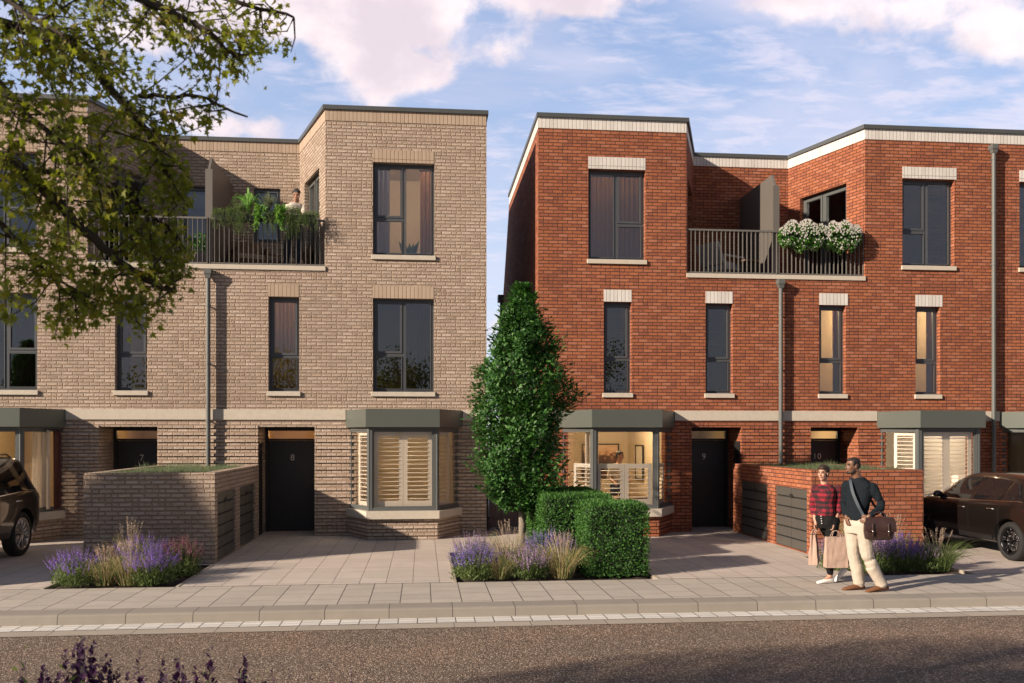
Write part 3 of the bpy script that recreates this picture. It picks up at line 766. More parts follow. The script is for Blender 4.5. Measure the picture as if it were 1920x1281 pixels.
    for i in range(3):
        P_, Q_ = pg[i], pg[i+1]; L = math.hypot(Q_[0]-P_[0], Q_[1]-P_[1]); dd = ((Q_[0]-P_[0])/L, (Q_[1]-P_[1])/L); nn = (-dd[1], dd[0]); fr = (P_, dd, nn)
        e = .11 if i == 1 else .07
        ea, eb = (.03, .08) if i == 0 else (.08, .03) if i == 2 else (.07, .07)
        fb.box(0.004, ea, 0, .09, .602, 2.336, fm, fr=fr); fb.box(L-eb, L-.004, 0, .09, .602, 2.336, fm, fr=fr)
        fb.box(ea, L-eb, .004, .09, .602, .66, fm, fr=fr); fb.box(ea, L-eb, .004, .09, 2.27, 2.336, fm, fr=fr)
        # inner sash
        s_ = .035
        for q in ((ea+.002, ea+s_, .66, 2.27), (L-eb-s_, L-eb-.002, .66, 2.27)): fb.box(q[0], q[1], .02, .075, q[2], q[3], 'frame_dark' if kind == 'red' and num == 9 else fm, fr=fr)
        fb.box(ea+s_, L-eb-s_, .02, .075, .66, .69, fm, fr=fr); fb.box(ea+s_, L-eb-s_, .02, .075, 2.24, 2.27, fm, fr=fr)
        g = MB(); g.box(ea+s_-.003, L-eb-s_+.003, .04, .052, .687, 2.243, 'bay_glass', fr=fr); g.build('pane', BH)
    # corner posts
    for P_ in (pg[1], pg[2]): fb.tube([(P_[0], P_[1]+.035, .602), (P_[0], P_[1]+.035, 2.336)], .042, fm, 8)
    fb.build('frame', BH)
    ps = poly(.25)
    if ft['shut']:
        top = ft['shut']; sm = 'shutter_paint' if num != 9 else 'shutter_grey'
        for i in range(3):
            P_, Q_ = ps[i], ps[i+1]; L = math.hypot(Q_[0]-P_[0], Q_[1]-P_[1]); dd = ((Q_[0]-P_[0])/L, (Q_[1]-P_[1])/L)
            m0, m1 = (.30, .04) if i == 0 else (.04, .30) if i == 2 else (.06, .06)
            shutters(BH, (P_[0]+dd[0]*m0, P_[1]+dd[1]*m0), (Q_[0]-dd[0]*m1, Q_[1]-dd[1]*m1), .67, top, sm, 2 if i == 1 else 1, ft.get('tilt', 4), .085 if i == 1 else .07)
    # ---- rooms behind
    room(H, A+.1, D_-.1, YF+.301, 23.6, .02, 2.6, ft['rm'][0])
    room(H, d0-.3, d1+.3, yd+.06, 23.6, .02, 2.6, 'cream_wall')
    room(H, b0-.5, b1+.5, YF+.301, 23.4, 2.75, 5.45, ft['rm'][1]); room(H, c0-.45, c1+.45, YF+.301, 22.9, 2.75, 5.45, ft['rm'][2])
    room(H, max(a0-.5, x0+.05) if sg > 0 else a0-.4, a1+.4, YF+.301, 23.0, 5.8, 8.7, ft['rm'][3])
    return H
def _gaps(x0, x1, holes):
    r = []; x = x0
    for a, b in sorted(holes):
        if a > x: r.append((x, min(a, x1)))
        x = max(x, b)
    if x < x1: r.append((x, x1))
    return r

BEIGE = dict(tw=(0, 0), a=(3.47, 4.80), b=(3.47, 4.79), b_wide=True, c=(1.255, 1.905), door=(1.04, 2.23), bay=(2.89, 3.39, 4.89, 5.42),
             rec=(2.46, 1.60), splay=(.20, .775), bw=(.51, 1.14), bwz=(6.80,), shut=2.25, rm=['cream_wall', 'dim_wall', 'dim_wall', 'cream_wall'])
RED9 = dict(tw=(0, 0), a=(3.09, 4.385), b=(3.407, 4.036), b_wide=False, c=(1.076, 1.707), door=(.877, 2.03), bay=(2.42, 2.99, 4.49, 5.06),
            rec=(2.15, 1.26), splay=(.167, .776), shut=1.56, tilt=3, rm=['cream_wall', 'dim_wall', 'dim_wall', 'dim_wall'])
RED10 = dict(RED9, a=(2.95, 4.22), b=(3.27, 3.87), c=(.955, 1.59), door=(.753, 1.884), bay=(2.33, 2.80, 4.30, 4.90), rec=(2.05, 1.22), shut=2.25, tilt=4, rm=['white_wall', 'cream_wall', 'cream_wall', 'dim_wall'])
H8 = house(8, -4.54, 1, 5.94, 'beige', BEIGE, 'beige brick terraced house with black front door numbered 8, beside the gap in the terrace')
H7 = house(7, -4.54, -1, 5.94, 'beige', dict(BEIGE, shut=None), 'beige brick terraced house numbered 7, half hidden by the overhanging maple branches')
H9 = house(9, 8.05, -1, 5.50, 'red', RED9, 'red brick terraced house with door numbered 9 and half height shutters in the bay')
H10 = house(10, 8.05, 1, 5.10, 'red', RED10, 'red brick terraced house numbered 10 behind the walking couple, white flowers on its balcony')
H11 = house(11, 18.26, -1, 5.11, 'red', dict(RED9, b=(3.407, 4.036), shut=None, bay=(2.25, 2.82, 4.32, 4.89)), 'red brick terraced house cut off by the right edge of the photo')
# second house beyond the left edge is out of view

# privacy screens at the party lines (fixed to the house)
def screen(H, x, front_chamfer):
    b = MB(); zt0, zt1 = 8.16, 8.16; t = .05
    prof = [(YF+.10, 5.80), (YB, 5.80), (YB, zt1), (YF+.28, zt0), (YF+.10, zt0-.30)]
    for s, sgn in ((x-t/2, 1), (x+t/2, -1)):
        pts = [(s, p[0], p[1]) for p in prof]
        b.face(pts if sgn < 0 else pts[::-1], 'screen_metal')
    n = len(prof)
    for i in range(n):
        p, q = prof[i], prof[(i+1) % n]
        b.face([(x-t/2, p[0], p[1]), (x+t/2, p[0], p[1]), (x+t/2, q[0], q[1]), (x-t/2, q[0], q[1])], 'screen_metal')
    b.box(x-.075, x+.075, YF+.07, YF+.10, 5.81, zt0-.30, 'screen_metal')
    b.build('privacy_screen', H)
screen(H8, -4.54, 0); screen(H9, 8.02, 0)
def downpipe(H, x, z0, z1):
    b = MB(); y = YF-.115
    b.tube([(x, y, z0), (x, y, z1-.14)], .048, 'pipe_metal', 12)
    for z in [z0+.02+1.22*k for k in range(int((z1-z0)/1.22)+1)]:
        if z < z1-.2:
            b.tube([(x, y, z-.02), (x, y, z+.02)], .056, 'pipe_metal', 12); b.box(x-.014, x+.014, y, YF-.01, z-.012, z+.012, 'pipe_metal')
    o = b.build('downpipe', H); smooth_auto(o, 35)
    b = MB(); w = .072
    b.box(x-w, x+w, y-w, YF-.01, z1-.11, z1, 'pipe_metal')
    b.loft([[(x-.05, y-.05, z1-.20), (x+.05, y-.05, z1-.20), (x+.05, y+.05, z1-.20), (x-.05, y+.05, z1-.20)], [(x-w+.01, y-w+.01, z1-.11), (x+w-.01, y-w+.01, z1-.11), (x+w-.01, y+w, z1-.11), (x-w+.01, y+w, z1-.11)]], 'pipe_metal')
    b.build('hopper', o)
downpipe(H8, -4.51, .01, 5.69); downpipe(H9, 8.05, .01, 5.69); downpipe(H10, 13.16, .01, 8.90)
# pipe on the rear corner of the red gable
b = MB(); b.tube([(2.50, 28.1, 0), (2.50, 28.1, 6.4)], .06, 'pipe_metal', 8); b.box(2.38, 2.54, 28.0, 28.3, 6.4, 6.62, 'pipe_metal'); b.build('downpipe', H9)

# lamps of the lit rooms
lamp(-.35, 21.2, 2.5, 26, (1, .78, .5)); lamp(4.3, 21.0, 2.5, 70, (1, .76, .46)); lamp(11.4, 20.9, 2.5, 60, (1, .84, .65)); lamp(-8.6, 20.8, 2.5, 30)
lamp(9.2, 20.6, 5.35, 55); lamp(11.5, 20.6, 5.35, 55); lamp(-6.0, 20.6, 5.35, 30); lamp(-.2, 20.6, 8.6, 48, (1, .8, .6)); lamp(9.35, 21.8, 2.3, 18); lamp(-2.9, 21.8, 2.3, 16, (1, .55, .25)); lamp(-6.1, 21.6, 2.3, 8, (1, .6, .3)); lamp(6.5, 21.8, 2.3, 5)
lamp(-2.9, 20.9, 5.3, 26); lamp(4.3, 20.9, 8.6, 34); lamp(4.3, 20.9, 5.3, 5); lamp(-.4, 20.9, 5.3, 7); lamp(6.7, 20.9, 5.3, 2); lamp(11.6, 20.9, 8.6, 3)  # dim lamps added per room to brighten what hangs behind the glass
b = MB(); b.lathe([(0, .05), (-.004, .05), (-.004, .0)], 'lamp_glow', (9.12, 21.2, 5.446), 'z', 16); b.build('downlight', loc=(9.12, 21.2, 5.446), label='small glowing ceiling downlight seen through the slim window above door 10', cat='light')
# curtains
CG = 'curtains behind the windows'
curtain(-1.02, -.72, 19.9, 6.1, 8.05, 'curtain_grey', 'pale grey curtain at the left of the top floor window above the shuttered bay', CG, seed=1)
curtain(-.05, .24, 19.9, 6.1, 8.05, 'curtain_brown', 'brown curtain at the right side of the top floor window above the shuttered bay', CG, seed=2)
curtain(-.12, .22, 19.9, 3.15, 5.1, 'curtain_dark', 'dark wine curtain at the right of the wide first floor window above the shuttered bay', CG, seed=3)
curtain(-3.36, -2.62, 19.9, 3.13, 5.1, 'curtain_brown', 'brown pleated curtain filling the slim beige window above door 8', CG, seed=4)
curtain(-6.56, -6.24, 19.9, 3.13, 5.1, 'curtain_dark', 'dark curtain on the left of the slim window above door 7', CG, seed=5)
curtain(-9.1, -8.1, 19.95, 3.13, 5.1, 'curtain_dark', 'dark curtain in the wide first floor window at the left edge', CG, seed=6)
curtain(3.74, 5.10, 19.9, 6.1, 8.05, 'curtain_brown', 'brown pleated curtain filling the red top floor window nearest the gap', CG, wl=.12, seed=7)
curtain(4.50, 4.72, 19.9, 3.13, 5.1, 'curtain_brown', 'brown curtain on the right of the slim window behind the top of the street tree', CG, seed=8)
curtain(9.52, 9.86, 19.95, 3.13, 5.1, 'curtain_dark', 'dark curtain on the right of the lit slim window above door 10', CG, seed=9)
curtain(11.84, 12.05, 19.95, 3.13, 5.1, 'curtain_dark', 'dark curtain in the lit slim window left of the right hand downpipe', CG, seed=10)
curtain(11.02, 11.18, 19.9, 6.1, 8.05, 'curtain_dark', 'dark curtain on the left of the top floor window above bay 10', CG, seed=11)
curtain(3.50, 3.80, 19.0, .65, 2.28, 'curtain_pale', 'pale curtain in the left side light of the bay beside the street tree', CG, seed=12)
curtain(-7.95, -7.62, 19.15, .65, 2.28, 'curtain_pale', 'pale curtain in the bay behind the dark off-road car', CG, seed=13)
curtain(-7.6, -7.42, 19.25, .65, 2.28, 'curtain_dark', 'dark curtain at the end of the bay behind the dark off-road car', CG, seed=14)
curtain(13.8, 14.9, 19.0, .65, 2.28, 'curtain_grey', 'grey curtain in the bay at the right edge of the photo', CG, seed=15)
# blinds: thin slats behind dark red-house glass
def blind(x0, x1, z0, z1, label):
    b = MB(); z = z0
    while z < z1: b.box(x0, x1, 19.86, 19.89, z, z+.006, 'curtain_dark'); z += .034
    b.box(x0, x1, 19.85, 19.90, z1, z1+.04, 'interior_dark')
    b.build('window_blind', label=label, cat='blind', group='slatted blinds')
blind(6.37, 6.95, 3.9, 5.05, 'slatted dark blind in the slim window above door 9')
blind(4.04, 4.62, 3.2, 5.05, 'slatted dark blind in the slim window behind the tree top')
blind(11.64, 12.2, 6.15, 8.0, 'slatted dark blind in the right half of the top floor window of house 10')
# ------------------------------------------------------------------ foliage
class LB:
    """many small free faces, fast"""
    def __init__(s): s.v = []; s.f = []; s.mi = []; s.mats = []
    def mat(s, n):
        if n not in s.mats: s.mats.append(n)
        return s.mats.index(n)
    def leaf(s, p, d, up, L, Wd, mi, fold=.18):
        """folded rhombus leaf"""
        sd = d.cross(up)
        if sd.length < 1e-6: sd = Vector((1, 0, 0))
        sd.normalize(); nn = sd.cross(d)
        b = len(s.v); mid = p+d*(L*.45)-nn*(Wd*fold)
        s.v += [p[:], (mid+sd*Wd*.5+nn*Wd*fold*1.5)[:], (p+d*L)[:], (mid-sd*Wd*.5+nn*Wd*fold*1.5)[:]]
        s.f += [(b, b+1, b+2), (b, b+2, b+3)]; s.mi += [mi, mi]
    def star(s, p, d, up, L, mi, rr):
        """five lobed maple leaf, one n-gon fan"""
        sd = d.cross(up)
        if sd.length < 1e-6: sd = Vector((1, 0, 0))
        sd.normalize(); b = len(s.v)
        out = [(0, 0), (.42, -.05), (.30, .16), (.62, .42), (.24, .42), (0, 1.0), (-.24, .42), (-.62, .42), (-.30, .16), (-.42, -.05)]
        nn = sd.cross(d); cv = rr.uniform(-.25, .35)
        for x, y in out: s.v.append((p+sd*(x*L)+d*(y*L)+nn*(abs(x)*cv*L-y*y*.12*L))[:])
        c = (p+d*(.3*L)); s.v.append(c[:])
        for i in range(10): s.f.append((b+10, b+i, b+(i+1) % 10)); s.mi.append(mi)
    def blade(s, pts, w, mi):
        b = len(s.v); n = len(pts)
        for i, p in enumerate(pts):
            d = (pts[min(i+1, n-1)]-pts[max(i-1, 0)]); sd = d.cross(Vector((.3, 1, .2))); 
            if sd.length < 1e-9: sd = Vector((1, 0, 0))
            sd.normalize(); ww = w*(1-.85*i/(n-1))
            s.v += [(p+sd*ww*.5)[:], (p-sd*ww*.5)[:]]
        for i in range(n-1): s.f.append((b+2*i, b+2*i+1, b+2*i+3, b+2*i+2)); s.mi.append(mi)
    def build(s, name, parent=None, loc=None, **tg):
        O = org(parent) if parent else Vector(loc) if loc else Vector((0, 0, 0))
        me = bpy.data.meshes.new(name)
        me.from_pydata([(p[0]-O.x, p[1]-O.y, p[2]-O.z) for p in s.v] if O.length else s.v, [], s.f)
        for m in s.mats: me.materials.append(MATS[m])
        me.polygons.foreach_set('material_index', s.mi); me.update()
        o = bpy.data.objects.new(name, me); COL.objects.link(o)
        if parent: o.parent = parent; ORG[o.name] = O.copy()
        elif loc: o.location = loc; ORG[o.name] = O.copy()
        return tag(o, **tg)
def rdir(rr, zb=0.):
    while True:
        v = Vector((rr.uniform(-1, 1), rr.uniform(-1, 1), rr.uniform(-1, 1)))
        if .05 < v.length < 1: v.normalize(); v.z += zb; return v.normalized()

# ---- columnar street tree
def street_tree():
    T = thing('street_tree', 'young columnar green tree standing in the flower bed in front of the gap', 'tree', (1.79, 16.05, 0))
    rr = random.Random(4); X0, Y0 = 1.79, 16.05
    b = MB(); b.tube([(X0, Y0, -.05), (X0+.01, Y0, .5), (X0, Y0, 1.3), (X0+.03, Y0, 2.4), (X0, Y0, 3.6), (X0+.02, Y0, 4.4)], [.075, .062, .055, .045, .03, .012], 'bark', 12)
    K = Y0/16.07      # sizes were read off at another depth
    prof = [(.72, .12), (.85, .40), (1.1, .62), (1.5, .74), (1.9, .74), (2.15, .69), (2.5, .80), (2.95, .89), (3.3, .84), (3.6, .60), (4.0, .44), (4.3, .34), (4.55, .20), (4.8, .04)]
    prof = [(z, r*.97) for z, r in prof]
    def rad(z):
        for (z0, r0), (z1, r1) in zip(prof, prof[1:]):
            if z0 <= z <= z1: return r0+(r1-r0)*(z-z0)/(z1-z0)
        return 0
    lb = LB(); mi = lb.mat('hornbeam_leaf'); bm = lb.mat('bark')
    shoots = []
    for i in range(820):
        z = .80+4.0*(rr.random()**.92); a = rr.uniform(0, 2*PI)
        lob = 1+.20*math.sin(a*3+z*2.3)+.13*math.sin(a*5-z*4.1)+.09*math.sin(z*7+a)
        rmax = rad(z)*lob*(rr.uniform(.72, 1.04) if i % 5 else rr.uniform(1.0, 1.2))
        if rmax < .03: rmax = .03
        e = Vector((X0+math.cos(a)*rmax, Y0+math.sin(a)*rmax, z))
        st = Vector((X0, Y0, max(.8, z-rmax*rr.uniform(.5, 1.1))))
        L = (e-st).length; dr = (e-st).normalized()
        if i % 4 == 0: b.tube([st, st+(e-st)*.5+Vector((0, 0, -.03)), e], [.012, .008, .003], 'bark_dark', 5)
        tip = (dr+Vector((0, 0, .65))).normalized()
        n = 22
        for k in range(n):
            t = (k+rr.random())/n; s0 = max(0., 1-.42/max(L, .42))
            p = st+(e-st)*(s0+(1-s0)*t)+tip*(.13*t*t)+rdir(rr)*.045
            out = (Vector((math.cos(a), math.sin(a), .0))+rdir(rr)*.7+tip*.5).normalized()
            s = rr.uniform(.065, .115)
            lb.leaf(p, out, (Vector((0, 0, 1))+rdir(rr)*.6).normalized(), s, s*.55, mi)
    for i in range(12500):
        z = .80+4.08*(rr.random()**.95); a = rr.uniform(0, 2*PI)
        lob = 1+.16*math.sin(a*3+z*2.3)+.11*math.sin(a*5-z*4.1)+.07*math.sin(z*7+a)+.42*noise.noise((math.cos(a)*2.2, math.sin(a)*2.2, z*2.9))
        r = max(.02, rad(z)*lob*rr.uniform(.78, .97)); o = Vector((math.cos(a), math.sin(a), 0))
        nrm = (o*.8+Vector((0, 0, .55))+rdir(rr)*.75).normalized(); d = (Vector((0, 0, .75))+o*.45+rdir(rr)*.8); d = (d-nrm*d.dot(nrm)).normalized()
        s = rr.uniform(.06, .10); lb.leaf(Vector((X0, Y0, z))+o*r, d, nrm, s, s*.52, mi)
    # inner leaves close the view through the middle
    for i in range(4200):
        z = rr.uniform(.95, 4.5); a = rr.uniform(0, 2*PI); r = rad(z)*math.sqrt(rr.random())*.75
        p = Vector((X0+math.cos(a)*r, Y0+math.sin(a)*r, z)); s = rr.uniform(.07, .10)
        lb.leaf(p, rdir(rr), rdir(rr), s, s*.6, mi)
    o = b.build('trunk', T, smooth=True); lb.build('crown', T)
street_tree()
for o in [x for x in bpy.data.objects if x.name == 'street_tree']:      # unseen twin added left of the frame to cast shade
    c = copy_tree(o); c.location = (-11.4, 12.2, 0); c['label'] = 'unseen columnar street tree added left of the frame, shading the parked off-road car'

# ---- clipped hedge, L shaped
def hedge():
    T = thing('hedge', 'clipped green box hedge in an L shape beside the street tree', 'hedge', (2.9, 13.4, 0))
    rr = random.Random(8)
    blocks = [(2.50, 3.46, 13.36, 14.45, 1.08), (2.02, 3.20, 14.75, 17.2, 1.13)]
    core = MB(); lb = LB(); mi = lb.mat('hedge_leaf')
    for x0, x1, y0, y1, h in blocks:
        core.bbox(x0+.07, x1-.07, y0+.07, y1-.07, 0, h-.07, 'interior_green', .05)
        faces = [('f', (x1-x0)*h), ('l', (y1-y0)*h), ('r', (y1-y0)*h), ('t', (x1-x0)*(y1-y0)*1.5), ('b', (x1-x0)*h*.3)]
        for k, ar in faces:
            for i in range(int(ar*2300)):
                u, v = rr.random(), rr.random(); dep = rr.uniform(-.035, .05)
                if k == 'f': p = Vector((x0+(x1-x0)*u, y0+dep, h*v)); n = Vector((0, -1, 0))
                elif k == 'b': p = Vector((x0+(x1-x0)*u, y1-dep, h*v)); n = Vector((0, 1, 0))
                elif k == 'l': p = Vector((x0+dep, y0+(y1-y0)*u, h*v)); n = Vector((-1, 0, 0))
                elif k == 'r': p = Vector((x1-dep, y0+(y1-y0)*u, h*v)); n = Vector((1, 0, 0))
                else: p = Vector((x0+(x1-x0)*u, y0+(y1-y0)*v, h-dep)); n = Vector((0, 0, 1))
                # rounded arrises and a soft bulge
                cx, cy = (x0+x1)/2, (y0+y1)/2; rd = .09
                q = Vector((max(x0+rd, min(x1-rd, p.x)), max(y0+rd, min(y1-rd, p.y)), min(h-rd, p.z)))
                dv = p-q
                if dv.length > rd: p = q+dv.normalized()*(rd+rr.uniform(-.02, .02))
                p += n*(.022*noise.noise(p*3.2)+.012*noise.noise(p*9))
                if k == 't':
                    d = (n*1.3+rdir(rr)*.7).normalized(); s = rr.uniform(.03, .065)
                    lb.leaf(p, d, rdir(rr), s, s*.32, mi)
                else:
                    d = (n*.55+rdir(rr)*.9+Vector((0, 0, .25))).normalized(); s = rr.uniform(.022, .050)
                    lb.leaf(p, d, (n+rdir(rr)*.5).normalized(), s, s*.62, mi)
    core.build('branch_core', T); lb.build('foliage', T)
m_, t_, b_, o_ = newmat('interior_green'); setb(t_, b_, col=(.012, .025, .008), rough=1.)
hedge()

# ---- bed plants
def flower_spikes(cx, cy, rad, h, n, fm, gm, label, group, seed, spread=.35, spike=.16, base=0., name='flowering_plant', cat='plant', fw=.020, foot=.42):
    n = int(n*1.6); rad *= 1.22; h *= 1.08
    rr = random.Random(seed); lb = LB(); g = lb.mat(gm); f = lb.mat(fm)
    for i in range(n):
        a = rr.uniform(0, 2*PI); r = rad*math.sqrt(rr.random())
        bx, by = cx+math.cos(a)*r*.55, cy+math.sin(a)*r*.55
        hh = h*rr.uniform(.72, 1.08)*(1-.25*(r/rad)**2)
        top = Vector((cx+math.cos(a)*r*(1+spread*.6)+rr.uniform(-.02, .02), cy+math.sin(a)*r*(1+spread*.6), base+hh))
        p0 = Vector((bx, by, base)); pts = [p0, p0.lerp(top, .5)+Vector((0, 0, hh*.06)), top]
        lb.blade(pts, .006, g)
        d = (top-pts[1]).normalized(); L = spike*rr.uniform(.7, 1.25); m = int(L/.011)
        for k in range(m):
            t = k/m; p = top-d*(L*(1-t)); w = fw*(1.15-.75*t)
            o = rdir(rr, .4)
            lb.leaf(p, (o+d*.4).normalized(), d, w*1.25, w*.8, f)
        for k in range(5):
            t = rr.uniform(.05, .75); p = p0.lerp(top, t); s = rr.uniform(.035, .07)
            lb.leaf(p, rdir(rr, .5), rdir(rr), s, s*.28, g)
    for i in range(int(n*3.5)):
        a = rr.uniform(0, 2*PI); r = rad*math.sqrt(rr.random())*.95; z = base+h*foot*rr.random()
        z *= (1.15-.6*(r/rad)**2)*(1+.4*noise.noise((cx+math.cos(a)*r*6, cy+math.sin(a)*r*6, 1))); s = rr.uniform(.04, .09); lb.leaf(Vector((cx+math.cos(a)*r, cy+math.sin(a)*r, z)), rdir(rr, 1.1), rdir(rr), s, s*.22, g)
    lb.build(name, loc=(cx, cy, base), label=label, cat=cat, group=group)
def grass_tuft(cx, cy, rad, h, n, label, group, seed, seedhead=True, mats=('dry_grass', 'seed_grass', 'herb_leaf'), base=0., droop=.9):
    rad *= 1.35
    rr = random.Random(seed); lb = LB(); g = lb.mat(mats[0]); f = lb.mat(mats[1]); g2 = lb.mat(mats[2])
    for i in range(int(n*1.7)):
        a = rr.uniform(0, 2*PI); r = rad*.5*math.sqrt(rr.random()); L = h*rr.uniform(.55, 1.05)
        p0 = Vector((cx+math.cos(a)*r, cy+math.sin(a)*r, base)); a2 = a+rr.uniform(-.5, .5); o = Vector((math.cos(a2), math.sin(a2), 0)); k = rr.uniform(.25, 1)*rad*1.5
        pts = [p0, p0+o*k*.25+Vector((0, 0, L*.5)), p0+o*k*.62+Vector((0, 0, L*.85)), p0+o*k+Vector((0, 0, L*(1-droop*rr.random()*.6)))]
        lb.blade(pts, rr.uniform(.006, .011), g if rr.random() < .62 else g2)
    if seedhead:
        for i in range(int(n*.22)):
            a = rr.uniform(0, 2*PI); L = h*rr.uniform(1., 1.3); o = Vector((math.cos(a), math.sin(a), 0)); k = rr.uniform(.1, .8)*rad
            p0 = Vector((cx, cy, base)); top = p0+o*k+Vector((0, 0, L)); lb.blade([p0, p0.lerp(top, .6)+Vector((0, 0, .03)), top], .004, f)
            for j in range(16):
                t = j/16; p = p0.lerp(top, .82)+(top-p0)*.18*t+Vector((0, 0, .02*(1-t)))
                lb.leaf(p, (rdir(rr)+o*.3+Vector((0, 0, .6))).normalized(), rdir(rr), .022, .007, f)
    lb.build('grass_tuft', loc=(cx, cy, base), label=label, cat='grass', group=group)
GL, GM, GR = 'plants in the bed by the left bin store', 'plants around the street tree', 'plants in the bed behind the couple'
# left bed  X -5.29..-3.50
flower_spikes(-4.98, 13.45, .30, .52, 110, 'purple_flower', 'herb_leaf', 'purple catmint clump at the far left corner of the left bed', GL, 11)
flower_spikes(-4.75, 14.2, .25, .50, 60, 'wine_flower', 'herb_leaf', 'small plum coloured plant behind the left bed catmint', GL, 12)
grass_tuft(-4.56, 13.42, .22, .48, 150, 'tawny grass tuft second from the left end of the left bed', GL, 13)
grass_tuft(-4.55, 14.4, .22, .70, 90, 'tall wispy grass against the left bin store wall', GL, 14)
grass_tuft(-4.23, 13.40, .20, .50, 150, 'tawny grass tuft just left of the big purple clump', GL, 15)
flower_spikes(-4.25, 14.1, .32, .62, 110, 'purple_flower', 'herb_leaf', 'tall deep purple clump at the back of the left bed', GL, 16)
flower_spikes(-3.93, 13.42, .30, .52, 150, 'purple_flower', 'herb_leaf', 'large bright purple clump at the front of the left bed', GL, 17)
flower_spikes(-3.72, 14.2, .26, .58, 120, 'wine_flower', 'herb_leaf', 'wine red spiky plant at the right end of the left bed', GL, 18)
# middle bed X .5..3.5
flower_spikes(.78, 13.45, .30, .56, 120, 'violet_flower', 'herb_leaf', 'blue violet lavender clump at the left end of the tree bed', GM, 21, spike=.22)
flower_spikes(.82, 14.3, .26, .60, 80, 'mauve_flower', 'herb_leaf', 'pale mauve clump behind the left lavender of the tree bed', GM, 22, spike=.2)
grass_tuft(1.16, 13.42, .22, .46, 150, 'pinkish grass tuft just left of the tree trunk', GM, 23)
grass_tuft(1.42, 14.5, .25, .62, 110, 'feathery grass behind the tree trunk', GM, 24)
flower_spikes(1.62, 13.45, .28, .50, 110, 'mauve_flower', 'herb_leaf', 'mauve lavender clump right in front of the tree trunk', GM, 25, spike=.2)
flower_spikes(1.98, 14.2, .30, .64, 110, 'violet_flower', 'herb_leaf', 'deep violet lavender clump right of the trunk', GM, 26, spike=.2)
grass_tuft(2.12, 13.42, .24, .56, 190, 'golden grass tuft against the front hedge block', GM, 27)
flower_spikes(2.25, 14.0, .2, .58, 60, 'mauve_flower', 'herb_leaf', 'slender mauve clump tucked beside the hedge', GM, 28, spike=.18)
# right bed X 6.55..8.55
flower_spikes(6.62, 13.75, .25, .56, 90, 'mauve_flower', 'herb_leaf', 'mauve lavender clump between the woman and the man', GR, 31, spike=.2)
flower_spikes(7.15, 13.55, .30, .58, 130, 'mauve_flower', 'herb_leaf', 'mauve lavender clump just right of the man\'s trousers', GR, 32, spike=.2)
flower_spikes(7.62, 13.6, .28, .60, 130, 'purple_flower', 'herb_leaf', 'purple lavender clump in the middle of the right bed', GR, 33, spike=.2)
grass_tuft(7.4, 14.4, .26, .84, 140, 'tall pale grass behind the messenger bag', GR, 34)
grass_tuft(7.9, 14.3, .22, .66, 110, 'wispy grass at the back of the right bed', GR, 35)
grass_tuft(8.25, 13.55, .25, .52, 170, 'green grass tuft at the right end of the right bed', GR, 36, mats=('herb_leaf', 'seed_grass', 'herb_leaf'))
flower_spikes(7.95, 13.5, .2, .46, 60, 'mauve_flower', 'herb_leaf', 'small mauve clump beside the green tuft of the right bed', GR, 37, spike=.15)
# near plants, bottom left
for i, (x, y, h, n, w_) in enumerate([(-1.88, 4.5, 1.0, 28, 'far left'), (-1.66, 4.6, 1.05, 30, 'second from the left'), (-1.36, 4.6, .97, 26, 'middle'), (-1.14, 4.55, 1.02, 32, 'second from the right'), (-.92, 4.6, .98, 26, 'far right')]):
    flower_spikes(x, y, .13, h, n, 'dark_salvia', 'herb_leaf', 'dark purple salvia, '+w_+' of the row along the bottom edge', 'dark salvias along the bottom edge', 40+i, spike=.26, spread=.5, base=-.02, fw=.050, foot=.86)
rr = random.Random(5); lb = LB(); f = lb.mat('dark_salvia')
for i in range(5):
    x = -.78+i*.10+rr.uniform(-.03, .03); top = Vector((x+rr.uniform(-.04, .04), 4.6, .93+rr.random()*.06)); lb.blade([Vector((x, 4.6, 0)), Vector((x, 4.6, .5)), top], .008, f)
    for k in range(8): lb.leaf(top-Vector((0, 0, .012*k)), rdir(rr), rdir(rr), .014, .008, f)
lb.build('dry_stems', loc=(-.6, 4.6, 0), label='thin bare dark stems right of the salvias at the bottom edge', cat='plant')

